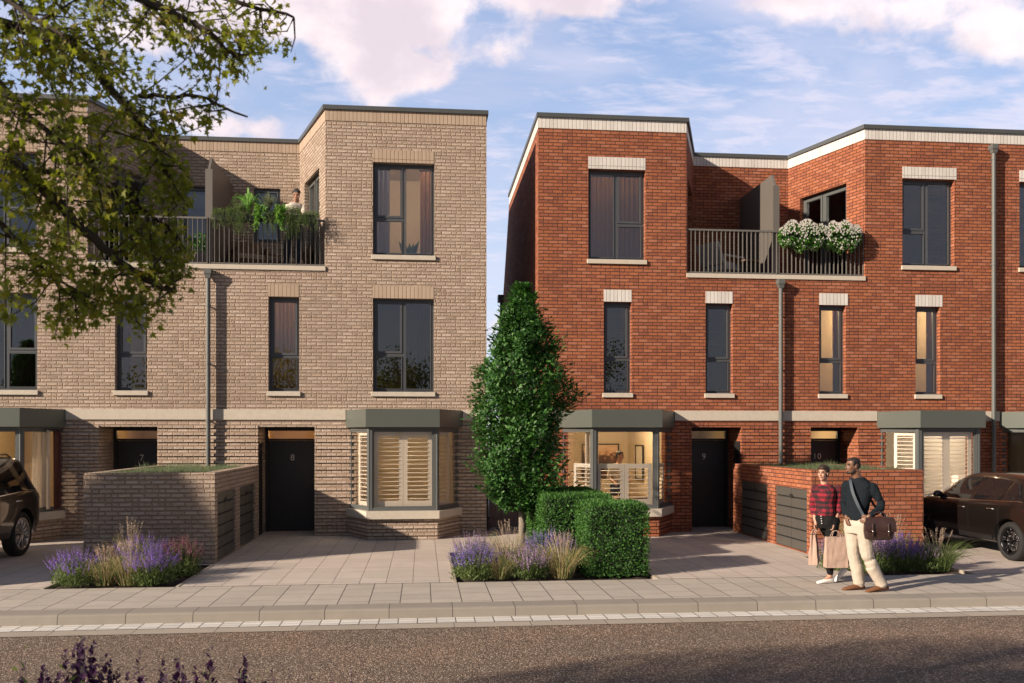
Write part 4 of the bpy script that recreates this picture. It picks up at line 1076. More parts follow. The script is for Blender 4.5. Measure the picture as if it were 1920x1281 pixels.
# ---- brick bin stores with planted tops
def bin_store(x0, x1, kind, dside, label, far_label=None):
    T = thing('bin_store', label, 'bin store', ((x0+x1)/2, 15.42, 0)); bm = kind+'_brick'
    y0, y1, h = 15.42, YF-.022, 1.535
    dY = [(15.62, 17.10), (17.50, 19.02)]
    b = MB()
    wall(b, (x0, y0), (x1, y0), 0, h, bm, thick=.2, u0=x0)
    wall(b, (x1, y0), (x1, y1), 0, h, bm, [(a-y0, c-y0, .02, 1.175, .05) for a, c in dY], thick=.2, u0=.07)
    wall(b, (x0, y1), (x0, y0), 0, h, bm, [(y1-c, y1-a, .02, 1.175, .05) for a, c in dY], thick=.2, u0=.03)
    b.box(x0, x1, y0, y0+.2, h-.002, h, bm, skip='d'); b.box(x0, x0+.2, y0+.2, y1, h-.002, h, bm, skip='d'); b.box(x1-.2, x1, y0+.2, y1, h-.002, h, bm, skip='d')
    b.build('wall', T)
    b = MB(); b.face([(x0+.2, y0+.2, h-.06), (x1-.2, y0+.2, h-.06), (x1-.2, y1, h-.06), (x0+.2, y1, h-.06)], 'soil'); b.build('soil_bed', T)
    for xx, s in ((x1, 1), (x0, -1)):
        for a, c in dY:
            for k in range(2):
                p, q = (a+.006, (a+c)/2-.006) if k == 0 else ((a+c)/2+.006, c-.006)
                b = MB()
                def pan(z0, z1, dep, m='bin_door', p=p, q=q):
                    xs = sorted((xx-s*(dep+.03), xx-s*dep)); b.box(xs[0], xs[1], p, q, z0, z1, m)
                pan(.03, 1.165, .045, 'bin_gap')
                zz = .03
                for r in range(6):
                    z1 = zz+.165; pan(zz, z1, .026); zz = z1+.030
                d = b.build('bin_door', T)
                if k == 0:
                    hb = MB(); yy = (a+c)/2; xs = sorted((xx-s*.026, xx-s*.008)); hb.box(xs[0], xs[1], yy-.06, yy+.06, .99, 1.05, 'hinge_black'); hb.build('latch', d)
    rr = random.Random(int(x0*10)); lb = LB(); g = lb.mat('sedum_grass')
    for i in range(5200):
        x = rr.uniform(x0+.22, x1-.22); y = y0+.22+(y1-y0-.3)*rr.random()**1.5
        cl = .5+.5*noise.noise((x*2.2, y*2.2, 3)); L = .04+.24*cl*cl*rr.random(); o = rdir(rr)*.06
        p = Vector((x, y, h-.06)); lb.blade([p, p+Vector((o.x*.4, o.y*.4, L*.6)), p+Vector((o.x, o.y, L))], .009, g)
    lb.build('rooftop_grass', label='low grass and sedum growing on top of the '+('beige' if kind == 'beige' else 'red')+' brick bin store', cat='grass', kind='stuff')
bin_store(-5.60, -3.48, 'beige', 1, 'beige brick bin store with dark doors and a planted top by door 8')
bin_store(6.98, 9.10, 'red', -1, 'red brick bin store with grey slatted doors behind the walking woman')

# ---- gate in the gap, fence behind
T = thing('side_gate', 'dark vertical board gate in the gap between the beige and red houses', 'gate', (1.98, 20.3, 0))
b = MB()
for i in range(10): b.box(1.52+i*.094, 1.52+i*.094+.088, 20.3, 20.33, .06, 1.75, 'gate_wood')
b.build('boards', T)
b = MB(); b.box(1.41, 1.50, 20.26, 20.36, 0, 1.85, 'door_black'); b.box(2.46, 2.545, 20.26, 20.36, 0, 1.85, 'frame_dark'); b.box(1.50, 2.46, 20.332, 20.36, .2, .3, 'gate_wood'); b.box(1.50, 2.46, 20.332, 20.36, 1.45, 1.55, 'gate_wood')
b.build('post_frame', T)

# ---- big maple, trunk out of view on the left, limbs reaching over the kerb
def keep(p):
    T_ = [(2.6, -1.16), (2.78, -1.10), (3.17, -1.05), (3.40, -1.10), (3.55, -1.0), (3.66, -.82), (3.80, -.74), (4.15, -.58), (5, -.5)]
    for (z0, x0), (z1, x1) in zip(T_, T_[1:]):
        if z0 <= p.z <= z1: return p.x < (x0+(x1-x0)*(p.z-z0)/(z1-z0)+.16*noise.noise((p.z*4, p.y*3, p.x*2)))*p.y/4.2
    return p.z > 5 or p.x < -1.7
def maple():
    T = thing('maple_tree', 'maple tree reaching in from the left with star shaped yellow green leaves', 'tree', (-4.6, 3.9, 0))
    rr = random.Random(21); b = MB(); lb = LB(); mi = lb.mat('maple_leaf'); tw = lb.mat('bark_dark')
    b.tube([(-4.6, 3.9, -.2), (-4.55, 3.9, 1.5), (-4.4, 3.9, 2.9), (-4.2, 4.0, 4.4), (-4.3, 4.0, 6.2)], [.2, .16, .14, .10, .05], 'bark_dark', 12)
    V = Vector
    limbs = [   # main limbs, then what forks from them
        ([(-4.4, 3.9, 2.9), (-3.2, 4.0, 3.55), (-2.35, 4.1, 3.62), (-1.80, 4.15, 3.35), (-1.52, 4.2, 3.08), (-1.32, 4.25, 2.90), (-1.15, 4.3, 2.82)], .045, .010),
        ([(-4.3, 4.0, 3.6), (-3.0, 4.0, 3.9), (-2.1, 4.1, 3.98), (-1.62, 4.2, 3.93), (-1.40, 4.25, 3.72), (-1.25, 4.3, 3.52), (-1.16, 4.3, 3.34)], .04, .008),
        ([(-4.2, 4.0, 4.2), (-2.9, 3.9, 4.25), (-2.0, 3.9, 4.18), (-1.45, 3.95, 4.08), (-1.05, 4.0, 3.98), (-.80, 4.0, 3.80)], .04, .008),
        ([(-4.2, 4.0, 4.4), (-2.6, 4.2, 4.45), (-1.6, 4.3, 4.35), (-1.0, 4.35, 4.25), (-.62, 4.4, 4.18)], .035, .006),
        ([(-2.35, 4.1, 3.62), (-1.95, 4.3, 3.15), (-1.75, 4.35, 2.92), (-1.6, 4.4, 2.76)], .02, .006),
        ([(-2.1, 4.1, 3.98), (-1.75, 4.0, 3.60), (-1.55, 3.95, 3.42), (-1.35, 3.9, 3.30)], .02, .006),
        ([(-2.0, 3.9, 4.18), (-1.65, 3.8, 3.90), (-1.40, 3.75, 3.75)], .018, .005),
        ([(-1.80, 4.15, 3.35), (-1.50, 4.3, 3.32), (-1.30, 4.4, 3.22), (-1.18, 4.45, 3.12)], .014, .005),
        ([(-1.30, 4.25, 3.72), (-1.02, 4.2, 3.70), (-.80, 4.2, 3.62)], .012, .004),
        ([(-3.2, 4.0, 3.55), (-2.5, 3.7, 3.2), (-2.05, 3.6, 2.95), (-1.85, 3.6, 2.75)], .02, .006),
    ]
    clumps = []
    for pts, r0, r1 in limbs:
        pts = [V(p) for p in pts]
        # smooth with a wobble
        fine = []
        for i in range(len(pts)-1):
            p_, q_ = pts[i], pts[i+1]; pa = pts[max(0, i-1)]; qb = pts[min(len(pts)-1, i+2)]
            for k in range(6):
                t = k/6; t2, t3 = t*t, t*t*t
                c = .5*((2*p_)+(q_-pa)*t+(2*pa-5*p_+4*q_-qb)*t2+(3*p_-pa-3*q_+qb)*t3)
                fine.append(c+rdir(rr)*.008)
        fine.append(pts[-1]); n = len(fine)
        b.tube(fine, [r0+(r1-r0)*i/(n-1) for i in range(n)], 'bark_dark', 8)
        for i in range(3, n):
            for _ in range(2 if i < n-6 else 3):
                if fine[i].x < -3.2: continue
                a = rdir(rr, -.1); a.y *= .75; L = rr.uniform(.12, .42)
                if i > n-5: L *= .6
                e = fine[i]+a*L+V((.10*rr.random(), 0, -.05))
                if not keep(e): continue
                m = fine[i].lerp(e, .5)+rdir(rr)*.03
                b.tube([fine[i], m, e], [.005, .0035, .002], 'bark_dark', 4, caps=False)
                clumps += [(m, (e-m).normalized()), (e, (e-m).normalized()), (fine[i].lerp(e, .75), (e-m).normalized())]
    for c, d in clumps:
        big = noise.noise(c*1.9+V((4, 2, 1)))
        k = int(8+8*big)+(3 if c.x < -1.25 else 0) if c.x > -3 else 4
        for _ in range(max(3, k)):
            p = c+rdir(rr)*rr.uniform(.01, .12)
            if not keep(p): continue
            s = rr.uniform(.024, .040)
            dd = (d*.6+rdir(rr)*.8+V((.1, 0, -.35))).normalized()
            up = (V((0, -.3, 1))+rdir(rr)*.9).normalized()
            lb.star(p, dd, up, s, mi, rr)
            lb.blade([p, p-dd*.02, p-dd*.035], .0016, tw)
    lb.build('crown', T)
    for k in range(9):
        e = V((-7.0, 2.95, 4.5))+rdir(rr)*1.1; e.x -= rr.uniform(-1.5, 1.5); b2 = (V((-4.5, 3.9, 3.2))+e)*.5+V((0, 0, .25)); b.tube([(-4.5, 3.9, 3.2), b2, e], [.06, .035, .01], 'bark_dark', 6)
    # rest of the crown, outside the frame to the left, above and behind
    lb = LB(); mi = lb.mat('maple_leaf')
    for _ in range(5600):
        u = rdir(rr)*rr.random()**.4
        p = V((-7.0, 2.95, 4.5))+V((u.x*3.3, u.y*1.3, u.z*1.3))
        if p.z < 2.15+(p.y*.52)+.3 and p.y > .5 and p.x > -.75*p.y-.3: continue
        if p.y > .3 and p.x > -.58*p.y+.1 and p.z < 2.15+.5*p.y: continue
        s = rr.uniform(.08, .12); lb.leaf(p, rdir(rr, -.3), (V((0, 0, 1))+rdir(rr)).normalized(), s, s*.9, mi)
    lb.build('outer_crown', T); b.build('trunk', T, smooth=True)
maple()
# trees across the street: seen mirrored in the glass
def far_tree(x, y, h, r, label, seed):
    T = thing('far_tree', label, 'tree', (x, y, 0), group='trees mirrored in the window glass'); rr = random.Random(seed)
    b = MB(); b.tube([(x, y, -.2), (x+.1, y, h*.35), (x, y, h*.75)], [.22, .16, .06], 'bark_dark', 8); lb = LB(); mi = lb.mat('far_leaf')
    for k in range(34):
        c = Vector((x, y, h*.66))+Vector(rdir(rr)[:])*rr.random()**.5*r; c.z = h*.66+(c.z-h*.66)*.8
        b.tube([(x, y, h*.4), c], [.05, .01], 'bark_dark', 4, caps=False)
        for _ in range(110):
            s = rr.uniform(.12, .2); lb.leaf(c+rdir(rr)*rr.random()**.5*r*.33, rdir(rr), rdir(rr), s, s*.7, mi)
    b.build('trunk', T); lb.build('crown', T)
far_tree(-1.3, -9, 7.6, 2.6, 'bushy tree across the street mirrored in the wide first floor window above the shuttered bay', 1)
far_tree(-11.5, -7, 8.5, 3.2, 'large tree across the street mirrored in the left edge windows', 2)
far_tree(9.5, -12, 8.0, 3.0, 'broad tree across the street mirrored in the slim red house windows', 3)

# ---- balcony planting
def trailing(x, y, z, w, L, seed, lab, mats='trail_leaf', n=16, big=.022, name='trailing_plant'):
    rr = random.Random(seed); lb = LB(); mi = lb.mat(mats)
    for i in range(n):
        a = x+rr.uniform(-w, w); Li = L*rr.uniform(.45, 1.); yy = y-rr.uniform(.02, .10); p = Vector((a, yy+.06, z)); pts = [p.copy()]
        m = max(6, int(Li/.02))
        for k in range(m):
            t = k/m; q = Vector((a+.03*math.sin(k*.5+i)+rr.uniform(-.01, .01), yy-.06*math.sin(min(1, t*3)*PI/2), z+.05*math.sin(min(1., t*5)*PI)-Li*t)); pts.append(q)
            for _ in range(3): s = rr.uniform(.7, 1.2)*big; lb.leaf(q+rdir(rr)*.012, rdir(rr, -.4), rdir(rr), s, s*.45, mi)
        lb.blade([pts[0], pts[len(pts)//2], pts[-1]], .004, mi)
    for i in range(int(n*22)):
        p = Vector((x+rr.uniform(-w, w)*1.05, y+rr.uniform(-.09, .11), z+rr.uniform(-.05, .08))); s = rr.uniform(.8, 1.6)*big
        lb.leaf(p, rdir(rr, .5), rdir(rr), s, s*.5, mi)
    return lb.build(name, loc=(x, y, z), label=lab, cat='plant', group='plants along the beige balcony rail')
zr = 6.84; yr = YF+.03
# troughs hooked on the rail
def trough(x0, x1, lab):
    b = MB(); b.bbox(x0, x1, YF-.13, YF+.02, 6.72, 6.88, 'car_plastic', .012); b.box(x0+.02, x1-.02, YF-.11, YF, 6.86, 6.885, 'soil')
    b.build('trough', loc=None, label=lab, cat='planter', group='troughs hooked over the balcony rails')
trough(-4.38, -3.42, 'dark trough on the left half of the beige balcony rail'); trough(-3.36, -2.26, 'dark trough on the right half of the beige balcony rail')
ty = YF-.10
trailing(-4.30, ty, 6.90, .11, .42, 1, 'olive trailing plant at the left end of the beige balcony rail')
trailing(-4.06, ty, 6.92, .08, .40, 2, 'short trailing plant next to the left end of the beige balcony rail')
trailing(-3.80, ty, 6.98, .17, .62, 3, 'long trailing plant under the spiky palm on the balcony', n=30)
trailing(-3.43, ty, 6.98, .10, .52, 4, 'heart leaved bright green trailing plant right of the spiky palm', 'bright_leaf', 7, .055)
trailing(-3.20, ty, 6.88, .12, .50, 5, 'dark trailing plant under the wispy shrub on the balcony', n=18)
trailing(-3.02, ty, 6.96, .10, .48, 6, 'bright green leafy plant beside the man on the balcony', 'bright_leaf', 7, .055)
trailing(-2.74, ty, 6.95, .14, .68, 7, 'long trailing plant in front of the man on the balcony', n=30)
trailing(-2.40, ty, 6.88, .20, .40, 8, 'short trailing plant at the right end of the beige balcony rail', n=24)
def spiky(x, y, z, h, seed, mat, label, w=.035, n=46, sp=.6):
    rr = random.Random(seed); lb = LB(); mi = lb.mat(mat)
    for i in range(n):
        a = rr.uniform(0, 2*PI); t = rr.random(); o = Vector((math.cos(a), math.sin(a), 0)); L = h*rr.uniform(.6, 1.); k = L*sp*t
        p = Vector((x, y, z)); lb.blade([p, p+o*k*.4+Vector((0, 0, L*.55)), p+o*k*.8+Vector((0, 0, L*(.92-.25*t))), p+o*k*1.15+Vector((0, 0, L*(1-.6*t)))], w, mi)
    lb.build('spiky_plant', loc=(x, y, z), label=label, cat='plant', group='plants along the beige balcony rail')
spiky(-3.68, ty, 6.88, .62, 1, 'bright_leaf', 'bright green spiky palm standing above the balcony rail')
spiky(-3.83, ty, 6.92, .26, 2, 'trail_leaf', 'arching spider plant left of the spiky palm', .015, 60, 1.)
spiky(-2.95, ty, 6.90, .24, 3, 'bright_leaf', 'arching pale spider plant in front of the man\'s chest', .014, 70, 1.)
spiky(-3.27, ty, 6.90, .50, 4, 'sedum_grass', 'wispy grey green shrub in front of the balcony window', .008, 240, .55)
# white flowers on the red balcony
def flower_box(x0, x1, seed, label):
    rr = random.Random(seed); T = thing('flower_box', label, 'flower box', ((x0+x1)/2, YF-.06, 6.6), group='white flower boxes')
    b = MB(); b.bbox(x0+.1, x1-.1, YF-.14, YF+.01, 6.62, 6.80, 'car_plastic', .012); b.build('trough', T)
    lb = LB(); g = lb.mat('hedge_leaf'); g2 = lb.mat('bright_leaf'); w = lb.mat('white_petal')
    cx, rx = (x0+x1)/2, (x1-x0)/2
    for i in range(3600):
        a = rr.uniform(-1, 1); th = rr.uniform(-.5*PI, 1.5*PI); r = rr.random()**.35
        hx = math.sqrt(max(0, 1-a*a*.85)); p = Vector((cx+a*rx, YF-.10+math.cos(th)*.20*r*hx, 6.68+math.sin(th)*.30*r*hx+(-.06 if th > PI else 0)+.04*math.sin(a*9)))
        s = rr.uniform(.035, .06); lb.leaf(p, (rdir(rr)+Vector((0, -.5, .1))).normalized(), rdir(rr), s, s*.75, g if rr.random() < .8 else g2)
    for i in range(400):
        a = rr.uniform(-1, 1); th = rr.uniform(0, PI) if rr.random() < .72 else rr.uniform(PI, 1.75*PI)
        hx = math.sqrt(max(0, 1-a*a*.8)); p = Vector((cx+a*rx, YF-.10-abs(math.cos(th))*.24*hx*(1 if rr.random() < .8 else -1), 6.70+math.sin(th)*.33*hx+.04*math.sin(a*9)))
        for k in range(5):
            d = Vector((math.cos(k*1.256+i), -.4+.3*rr.random(), math.sin(k*1.256+i))).normalized(); lb.leaf(p, d, Vector((0, -1, 0)), .026, .018, w)
    lb.build('flowers', T)
flower_box(8.02, 9.12, 1, 'left white flower box on the red balcony rail beside the grey screen')
flower_box(9.05, 9.92, 2, 'right white flower box on the red balcony rail near the splayed wall')
# ------------------------------------------------------------------ people
def remeshed(mb, name, mat, parent, vox=.008, smooth=3, wr=0., wsc=9., seed=0, label=None):
    """union of overlapping closed shapes -> one continuous skin"""
    O = org(parent); me = bpy.data.meshes.new('tmp')
    me.from_pydata([tuple(p) for p in mb.v], [], mb.f); me.update()
    bm = bmesh.new(); bm.from_mesh(me); bmesh.ops.recalc_face_normals(bm, faces=bm.faces); bm.to_mesh(me); bm.free()
    o = bpy.data.objects.new('tmp', me); COL.objects.link(o)
    m = o.modifiers.new('r', 'REMESH'); m.mode = 'VOXEL'; m.voxel_size = vox; m.use_smooth_shade = True
    if smooth: s = o.modifiers.new('s', 'SMOOTH'); s.iterations = smooth; s.factor = .5
    bpy.context.view_layer.update()
    r = bpy.data.meshes.new_from_object(o.evaluated_get(bpy.context.evaluated_depsgraph_get()))
    bpy.data.objects.remove(o)
    if wr:
        for v in r.vertices:
            p = v.co; n = noise.noise((p.x*wsc+seed, p.y*wsc, p.z*wsc*.7))+.5*noise.noise((p.x*wsc*2.1+seed, p.y*wsc*2.1, p.z*wsc*2.8))
            v.co = p+v.normal*(wr*n)
    for v in r.vertices: v.co = v.co-O
    r.name = name; r.materials.clear(); r.materials.append(MATS[mat]); r.polygons.foreach_set('use_smooth', [True]*len(r.polygons)); r.polygons.foreach_set('material_index', [0]*len(r.polygons)); r.update()
    ob = bpy.data.objects.new(name, r); COL.objects.link(ob); ob.parent = parent; ORG[ob.name] = O.copy()
    return tag(ob, label)
def ring(c, a, b, phi, n=20, tilt=0.):
    """ellipse, half width a across the body, half depth b along the facing direction phi"""
    fx, fy = math.cos(phi), math.sin(phi); sx, sy = -fy, fx; out = []
    for k in range(n):
        t = 2*PI*k/n; u, v = math.cos(t), math.sin(t)
        u = math.copysign(abs(u)**.85, u); v = math.copysign(abs(v)**.85, v)
        out.append((c[0]+sx*a*u+fx*b*v, c[1]+sy*a*u+fy*b*v, c[2]+tilt*v*b))
    return out
def limb(mb, pts, rad, n=12):
    P = [Vector(p) for p in pts]; fp, fr = [], []
    for i in range(len(P)-1):
        for k in range(5):
            t = k/5; fp.append(P[i].lerp(P[i+1], t)); fr.append(rad[i]+(rad[i+1]-rad[i])*t)
    fp.append(P[-1]); fr.append(rad[-1]); mb.tube(fp, fr, 'skin_mid', n)
    mb.ell(P[0], (rad[0],)*3, 'skin_mid'); mb.ell(P[-1], (rad[-1],)*3, 'skin_mid')
    for p, r in zip(P[1:-1], rad[1:-1]): mb.ell(p, (r*1.0,)*3, 'skin_mid')
def hand(mb, w, d, palmn, s=1., curl=.9, thumb=1):
    """w wrist, d direction of the hand, palmn the way the palm faces, five bent fingers"""
    w = Vector(w); d = Vector(d).normalized(); pn = Vector(palmn); pn = (pn-d*pn.dot(d)).normalized(); sd = d.cross(pn)*thumb
    M = Matrix((sd, d, pn)).transposed()
    mb.ell(w+d*.045*s, (.040*s, .052*s, .016*s), 'skin_mid', rot=M)
    for k, (o, L) in enumerate([(.030, .062), (.011, .070), (-.009, .066), (-.028, .052)]):
        p = w+d*.082*s+sd*o*s; pts = [p-d*.02*s, p]; a = 0; q = p
        for j, seg in enumerate((.45, .32, .25)):
            a += curl*(.75 if j else .5)+k*.05; q = q+(d*math.cos(a)+pn*math.sin(a))*L*seg*s*1.1; pts.append(q)
        mb.tube(pts, [.0095*s, .0095*s, .009*s, .008*s, .0065*s], 'skin_mid', 8)
    b = w+d*.022*s+sd*.032*s; mb.tube([b, b+(sd*.8+d*.7+pn*.25)*.028*s, b+(sd*.7+d*1.4+pn*.7)*.038*s], [.013*s, .011*s, .007*s], 'skin_mid', 8)
def head(mb, c, yaw, pitch=0., s=1., roll=0.):
    """returns a placing function; local x right, y face forward, z up; yaw = facing angle in plan"""
    Rm = Matrix.Rotation(yaw-PI/2, 3, 'Z') @ Matrix.Rotation(pitch, 3, 'X') @ Matrix.Rotation(roll, 3, 'Y'); c = Vector(c)
    P = lambda x, y, z: c+Rm @ (Vector((x, y, z))*s)
    E = lambda x, y, z, a, b, d: mb.ell(P(x, y, z), (a*s, b*s, d*s), 'skin_mid', 16, 12, Rm)
    E(0, -.012, .028, .073, .090, .086); E(0, .022, -.030, .056, .064, .080); E(0, .056, -.088, .026, .025, .020); E(0, .03, -.075, .045, .045, .03)
    E(.030, .058, -.022, .024, .022, .022); E(-.030, .058, -.022, .024, .022, .022)
    mb.tube([P(0, .078, .022), P(0, .094, -.002), P(0, .104, -.026), P(0, .088, -.036)], [.007*s, .009*s, .0125*s, .010*s], 'skin_mid', 8)
    E(.0, .086, -.030, .017, .010, .008)
    E(0, .074, .034, .046, .013, .010); E(0, .080, -.056, .024, .011, .010)
    for q in (-1, 1): E(q*.073, -.008, -.008, .010, .022, .032)
    return P, Rm
def face_bits(T, P, Rm, s, lipmat='lip', hairm='hair_dark'):
    for q in (-1, 1):
        b = MB(); b.ell(P(q*.029, .073, .010), (.013*s, .010*s, .0065*s), 'eye_dark', 10, 8, Rm); b.build('eye', T, smooth=True)
        b = MB(); b.tube([P(q*.012, .088, .026), P(q*.030, .085, .032), P(q*.046, .070, .028)], [.0032*s, .004*s, .002*s], hairm, 6); b.build('eyebrow', T)
    b = MB(); b.ell(P(0, .087, -.057), (.022*s, .009*s, .0075*s), lipmat, 10, 8, Rm); b.build('lips', T, smooth=True)

def woman():
    T = thing('person', 'woman in a red checked shirt and black trousers walking with paper bags', 'person', (5.93, 12.55, 0))
    O = Vector((5.93, 12.55, 0)); V = lambda x, y, z: O+Vector((x, y, z)); phi = math.radians(215)   # facing left and towards the camera
    hipL, hipR = V(.045, -.075, .90), V(-.045, .07, .90)
    kneeF, ankF = V(-.03, -.07, .50), V(.0, -.07, .10)                # front leg, near side
    kneeB, ankB = V(.15, .08, .50), V(.30, .09, .20)
    b = MB()
    P, Rm = head(b, V(-.085, -.02, 1.605), math.radians(222), 0., .97)
    limb(b, [V(-.05, 0, 1.40), V(-.065, -.005, 1.48), V(-.078, -.012, 1.56)], [.062, .048, .046])
    b.loft([ring(V(-.045, 0, z), a, d, phi) for z, a, d in [(.84, .12, .09), (.92, .165, .105), (1.04, .125, .085), (1.12, .12, .085), (1.26, .145, .10), (1.36, .155, .09), (1.42, .10, .07)]], 'skin_mid')
    shL, elL, wrL = V(.115, -.075, 1.37), V(.145, -.06, 1.10), V(.035, -.14, .875)
    shR, elR, wrR = V(-.155, .08, 1.37), V(-.17, .14, 1.10), V(-.175, .02, .86)
    limb(b, [shL, elL, wrL], [.046, .034, .023]); limb(b, [shR, elR, wrR], [.046, .034, .023])
    hand(b, wrL, (-.25, -.1, -.95), (-.6, .75, 0), .92); hand(b, wrR, (.0, -.15, -1), (.4, -.8, 0), .92)
    limb(b, [hipL, kneeF, ankF], [.085, .052, .036]); limb(b, [hipR, kneeB, ankB], [.085, .052, .036])
    limb(b, [ankF, V(-.10, -.085, .035)], [.036, .025]); limb(b, [ankB, V(.21, .075, .055)], [.034, .025])
    body = remeshed(b, 'body', 'skin_light', T, .007, 2)
    face_bits(T, P, Rm, .97, hairm='hair_brown')
    h = MB()
    for a in [(0, -.026, .046, .084, .094, .086), (0, -.105, -.005, .042, .04, .045), (-.03, -.03, .0, .05, .07, .06), (.03, -.03, .0, .05, .07, .06)]:
        h.ell(P(*a[:3]), a[3:], 'hair_brown', 16, 12, Rm)
    h.ell(P(0, .035, .082), (.060, .048, .032), 'hair_brown', 12, 8, Rm)
    remeshed(h, 'hair', 'hair_brown', T, .006, 3, .002, 60)
    s = MB()
    s.loft([ring(V(-.045, 0, z), a, d, phi) for z, a, d in [(.985, .150, .112), (1.03, .158, .118), (1.10, .145, .110), (1.20, .148, .112), (1.30, .165, .122), (1.37, .165, .110), (1.415, .130, .088), (1.445, .080, .066)]], 'plaid')
    limb(s, [shL, V(.142, -.062, 1.15), V(.125, -.08, 1.045)], [.062, .055, .052]); limb(s, [shR, elR, V(-.172, .10, 1.02)], [.062, .053, .05])
    s.tube([V(-.10, -.045, 1.42), V(-.055, .045, 1.46), V(.01, -.02, 1.43), V(-.07, -.10, 1.37)], [.016, .020, .018, .010], 'plaid', 8)
    remeshed(s, 'checked_shirt', 'plaid', T, .008, 3, .009, 14, 3)
    t = MB()
    t.loft([ring(V(-.04, 0, z), a, d, phi) for z, a, d in [(.80, .13, .10), (.86, .165, .115), (.93, .168, .118), (1.0, .145, .105), (1.03, .13, .098)]], 'black_cloth')
    limb(t, [hipL, kneeF, V(.0, -.07, .155)], [.098, .067, .050]); limb(t, [hipR, kneeB, V(.275, .088, .26)], [.098, .067, .050])
    remeshed(t, 'trousers', 'black_cloth', T, .008, 3, .006, 16, 1)
    for i in range(4):
        q = MB(); q.ell(V(-.155-.0*i+.004*i, -.105, .985-.035*i), (.009, .006, .009), 'white_shoe', 8, 6); q.build('button', T)
    def shoe(heel, toe, lift=0, g=False):
        q = MB(); h_, t_ = Vector(heel), Vector(toe); d = (t_-h_); L = d.length; d.normalize(); up = Vector((0, 0, 1)); up = (up-d*up.dot(d)).normalized(); sd = d.cross(up)
        R_ = []
        for k, (u, w, hh, z) in enumerate([(-.03, .024, .030, .03), (.0, .034, .045, .04), (.25, .036, .045, .045), (.5, .040, .034, .036), (.8, .044, .025, .026), (1.0, .036, .020, .02), (1.1, .018, .014, .016)]):
            c_ = h_+d*(u*L if k else -.02)+up*z; R_.append([c_+sd*w*math.cos(2*PI*j/14)+up*hh*math.sin(2*PI*j/14)*(1 if math.sin(2*PI*j/14) > 0 else z/hh) for j in range(14)])
        q.loft(R_, 'white_shoe'); ob = q.build('shoe', T, smooth=True)
        if g: r = MB(); r.ell(h_-d*.018+up*.055, (.02, .036, .022), 'shoe_green', 10, 8); r.build('heel_tab', ob)
    shoe(V(.03, -.07, .0), V(-.19, -.09, .0)); shoe(V(.325, .09, .14), V(.165, .07, .005), g=True)
    return wrL, wrR
wl, wr_ = woman()
def paper_bag(c, w, d, h, phi, hand_z, label):
    T = thing('paper_bag', label, 'bag', c, group='brown paper shopping bags'); fx, fy = math.cos(phi), math.sin(phi)
    P = lambda u, v, z: (c[0]+fx*u-fy*v, c[1]+fy*u+fx*v, c[2]+z)
    b = MB(); rr = random.Random(int(h*1000)); nz, nu = 10, 8; prev = None; R_ = []
    for k in range(nz+1):
        z = h*k/nz; t = k/nz; ww = w/2*(1.04-.10*t); dd = d/2*(1-.55*t**1.5); pts = []
        for i in range(nu+1): u = -1+2*i/nu; pts.append((ww*u, -dd-.010*noise.noise((u*2, z*9, c[0]))))
        for i in range(1, 4): pts.append((ww-(.03*t if i == 2 else 0), -dd+2*dd*i/4+0))
        for i in range(nu+1): u = 1-2*i/nu; pts.append((ww*u, dd+.010*noise.noise((u*2, z*9, 5+c[0]))))
        for i in range(1, 4): pts.append((-ww+(.03*t if i == 2 else 0), dd-2*dd*i/4))
        R_.append([P(x, y, z) for x, y in pts])
    b.loft(R_, 'kraft_paper', caps=False); b.face(list(reversed(R_[0])), 'kraft_paper')
    b.build('bag_body', T)
    for s in (-1, 1):
        q = MB(); dd = d/2*.45*s; q.tube([P(-.07, dd, h-.02), P(-.06, dd, h+.02), P(-.035, dd*.5, hand_z-c[2]-.01), P(0, 0, hand_z-c[2]), P(.035, dd*.5, hand_z-c[2]-.01), P(.06, dd, h+.02), P(.07, dd, h-.02)], .0055, 'kraft_paper', 6); q.build('handle', T)
paper_bag((5.945, 12.34, .255), .30, .15, .44, math.radians(-6), .785, 'brown paper bag hanging in front of the woman\'s legs')
paper_bag((5.735, 12.60, .27), .27, .13, .44, math.radians(60), .775, 'shaded brown paper bag held at the woman\'s far side')

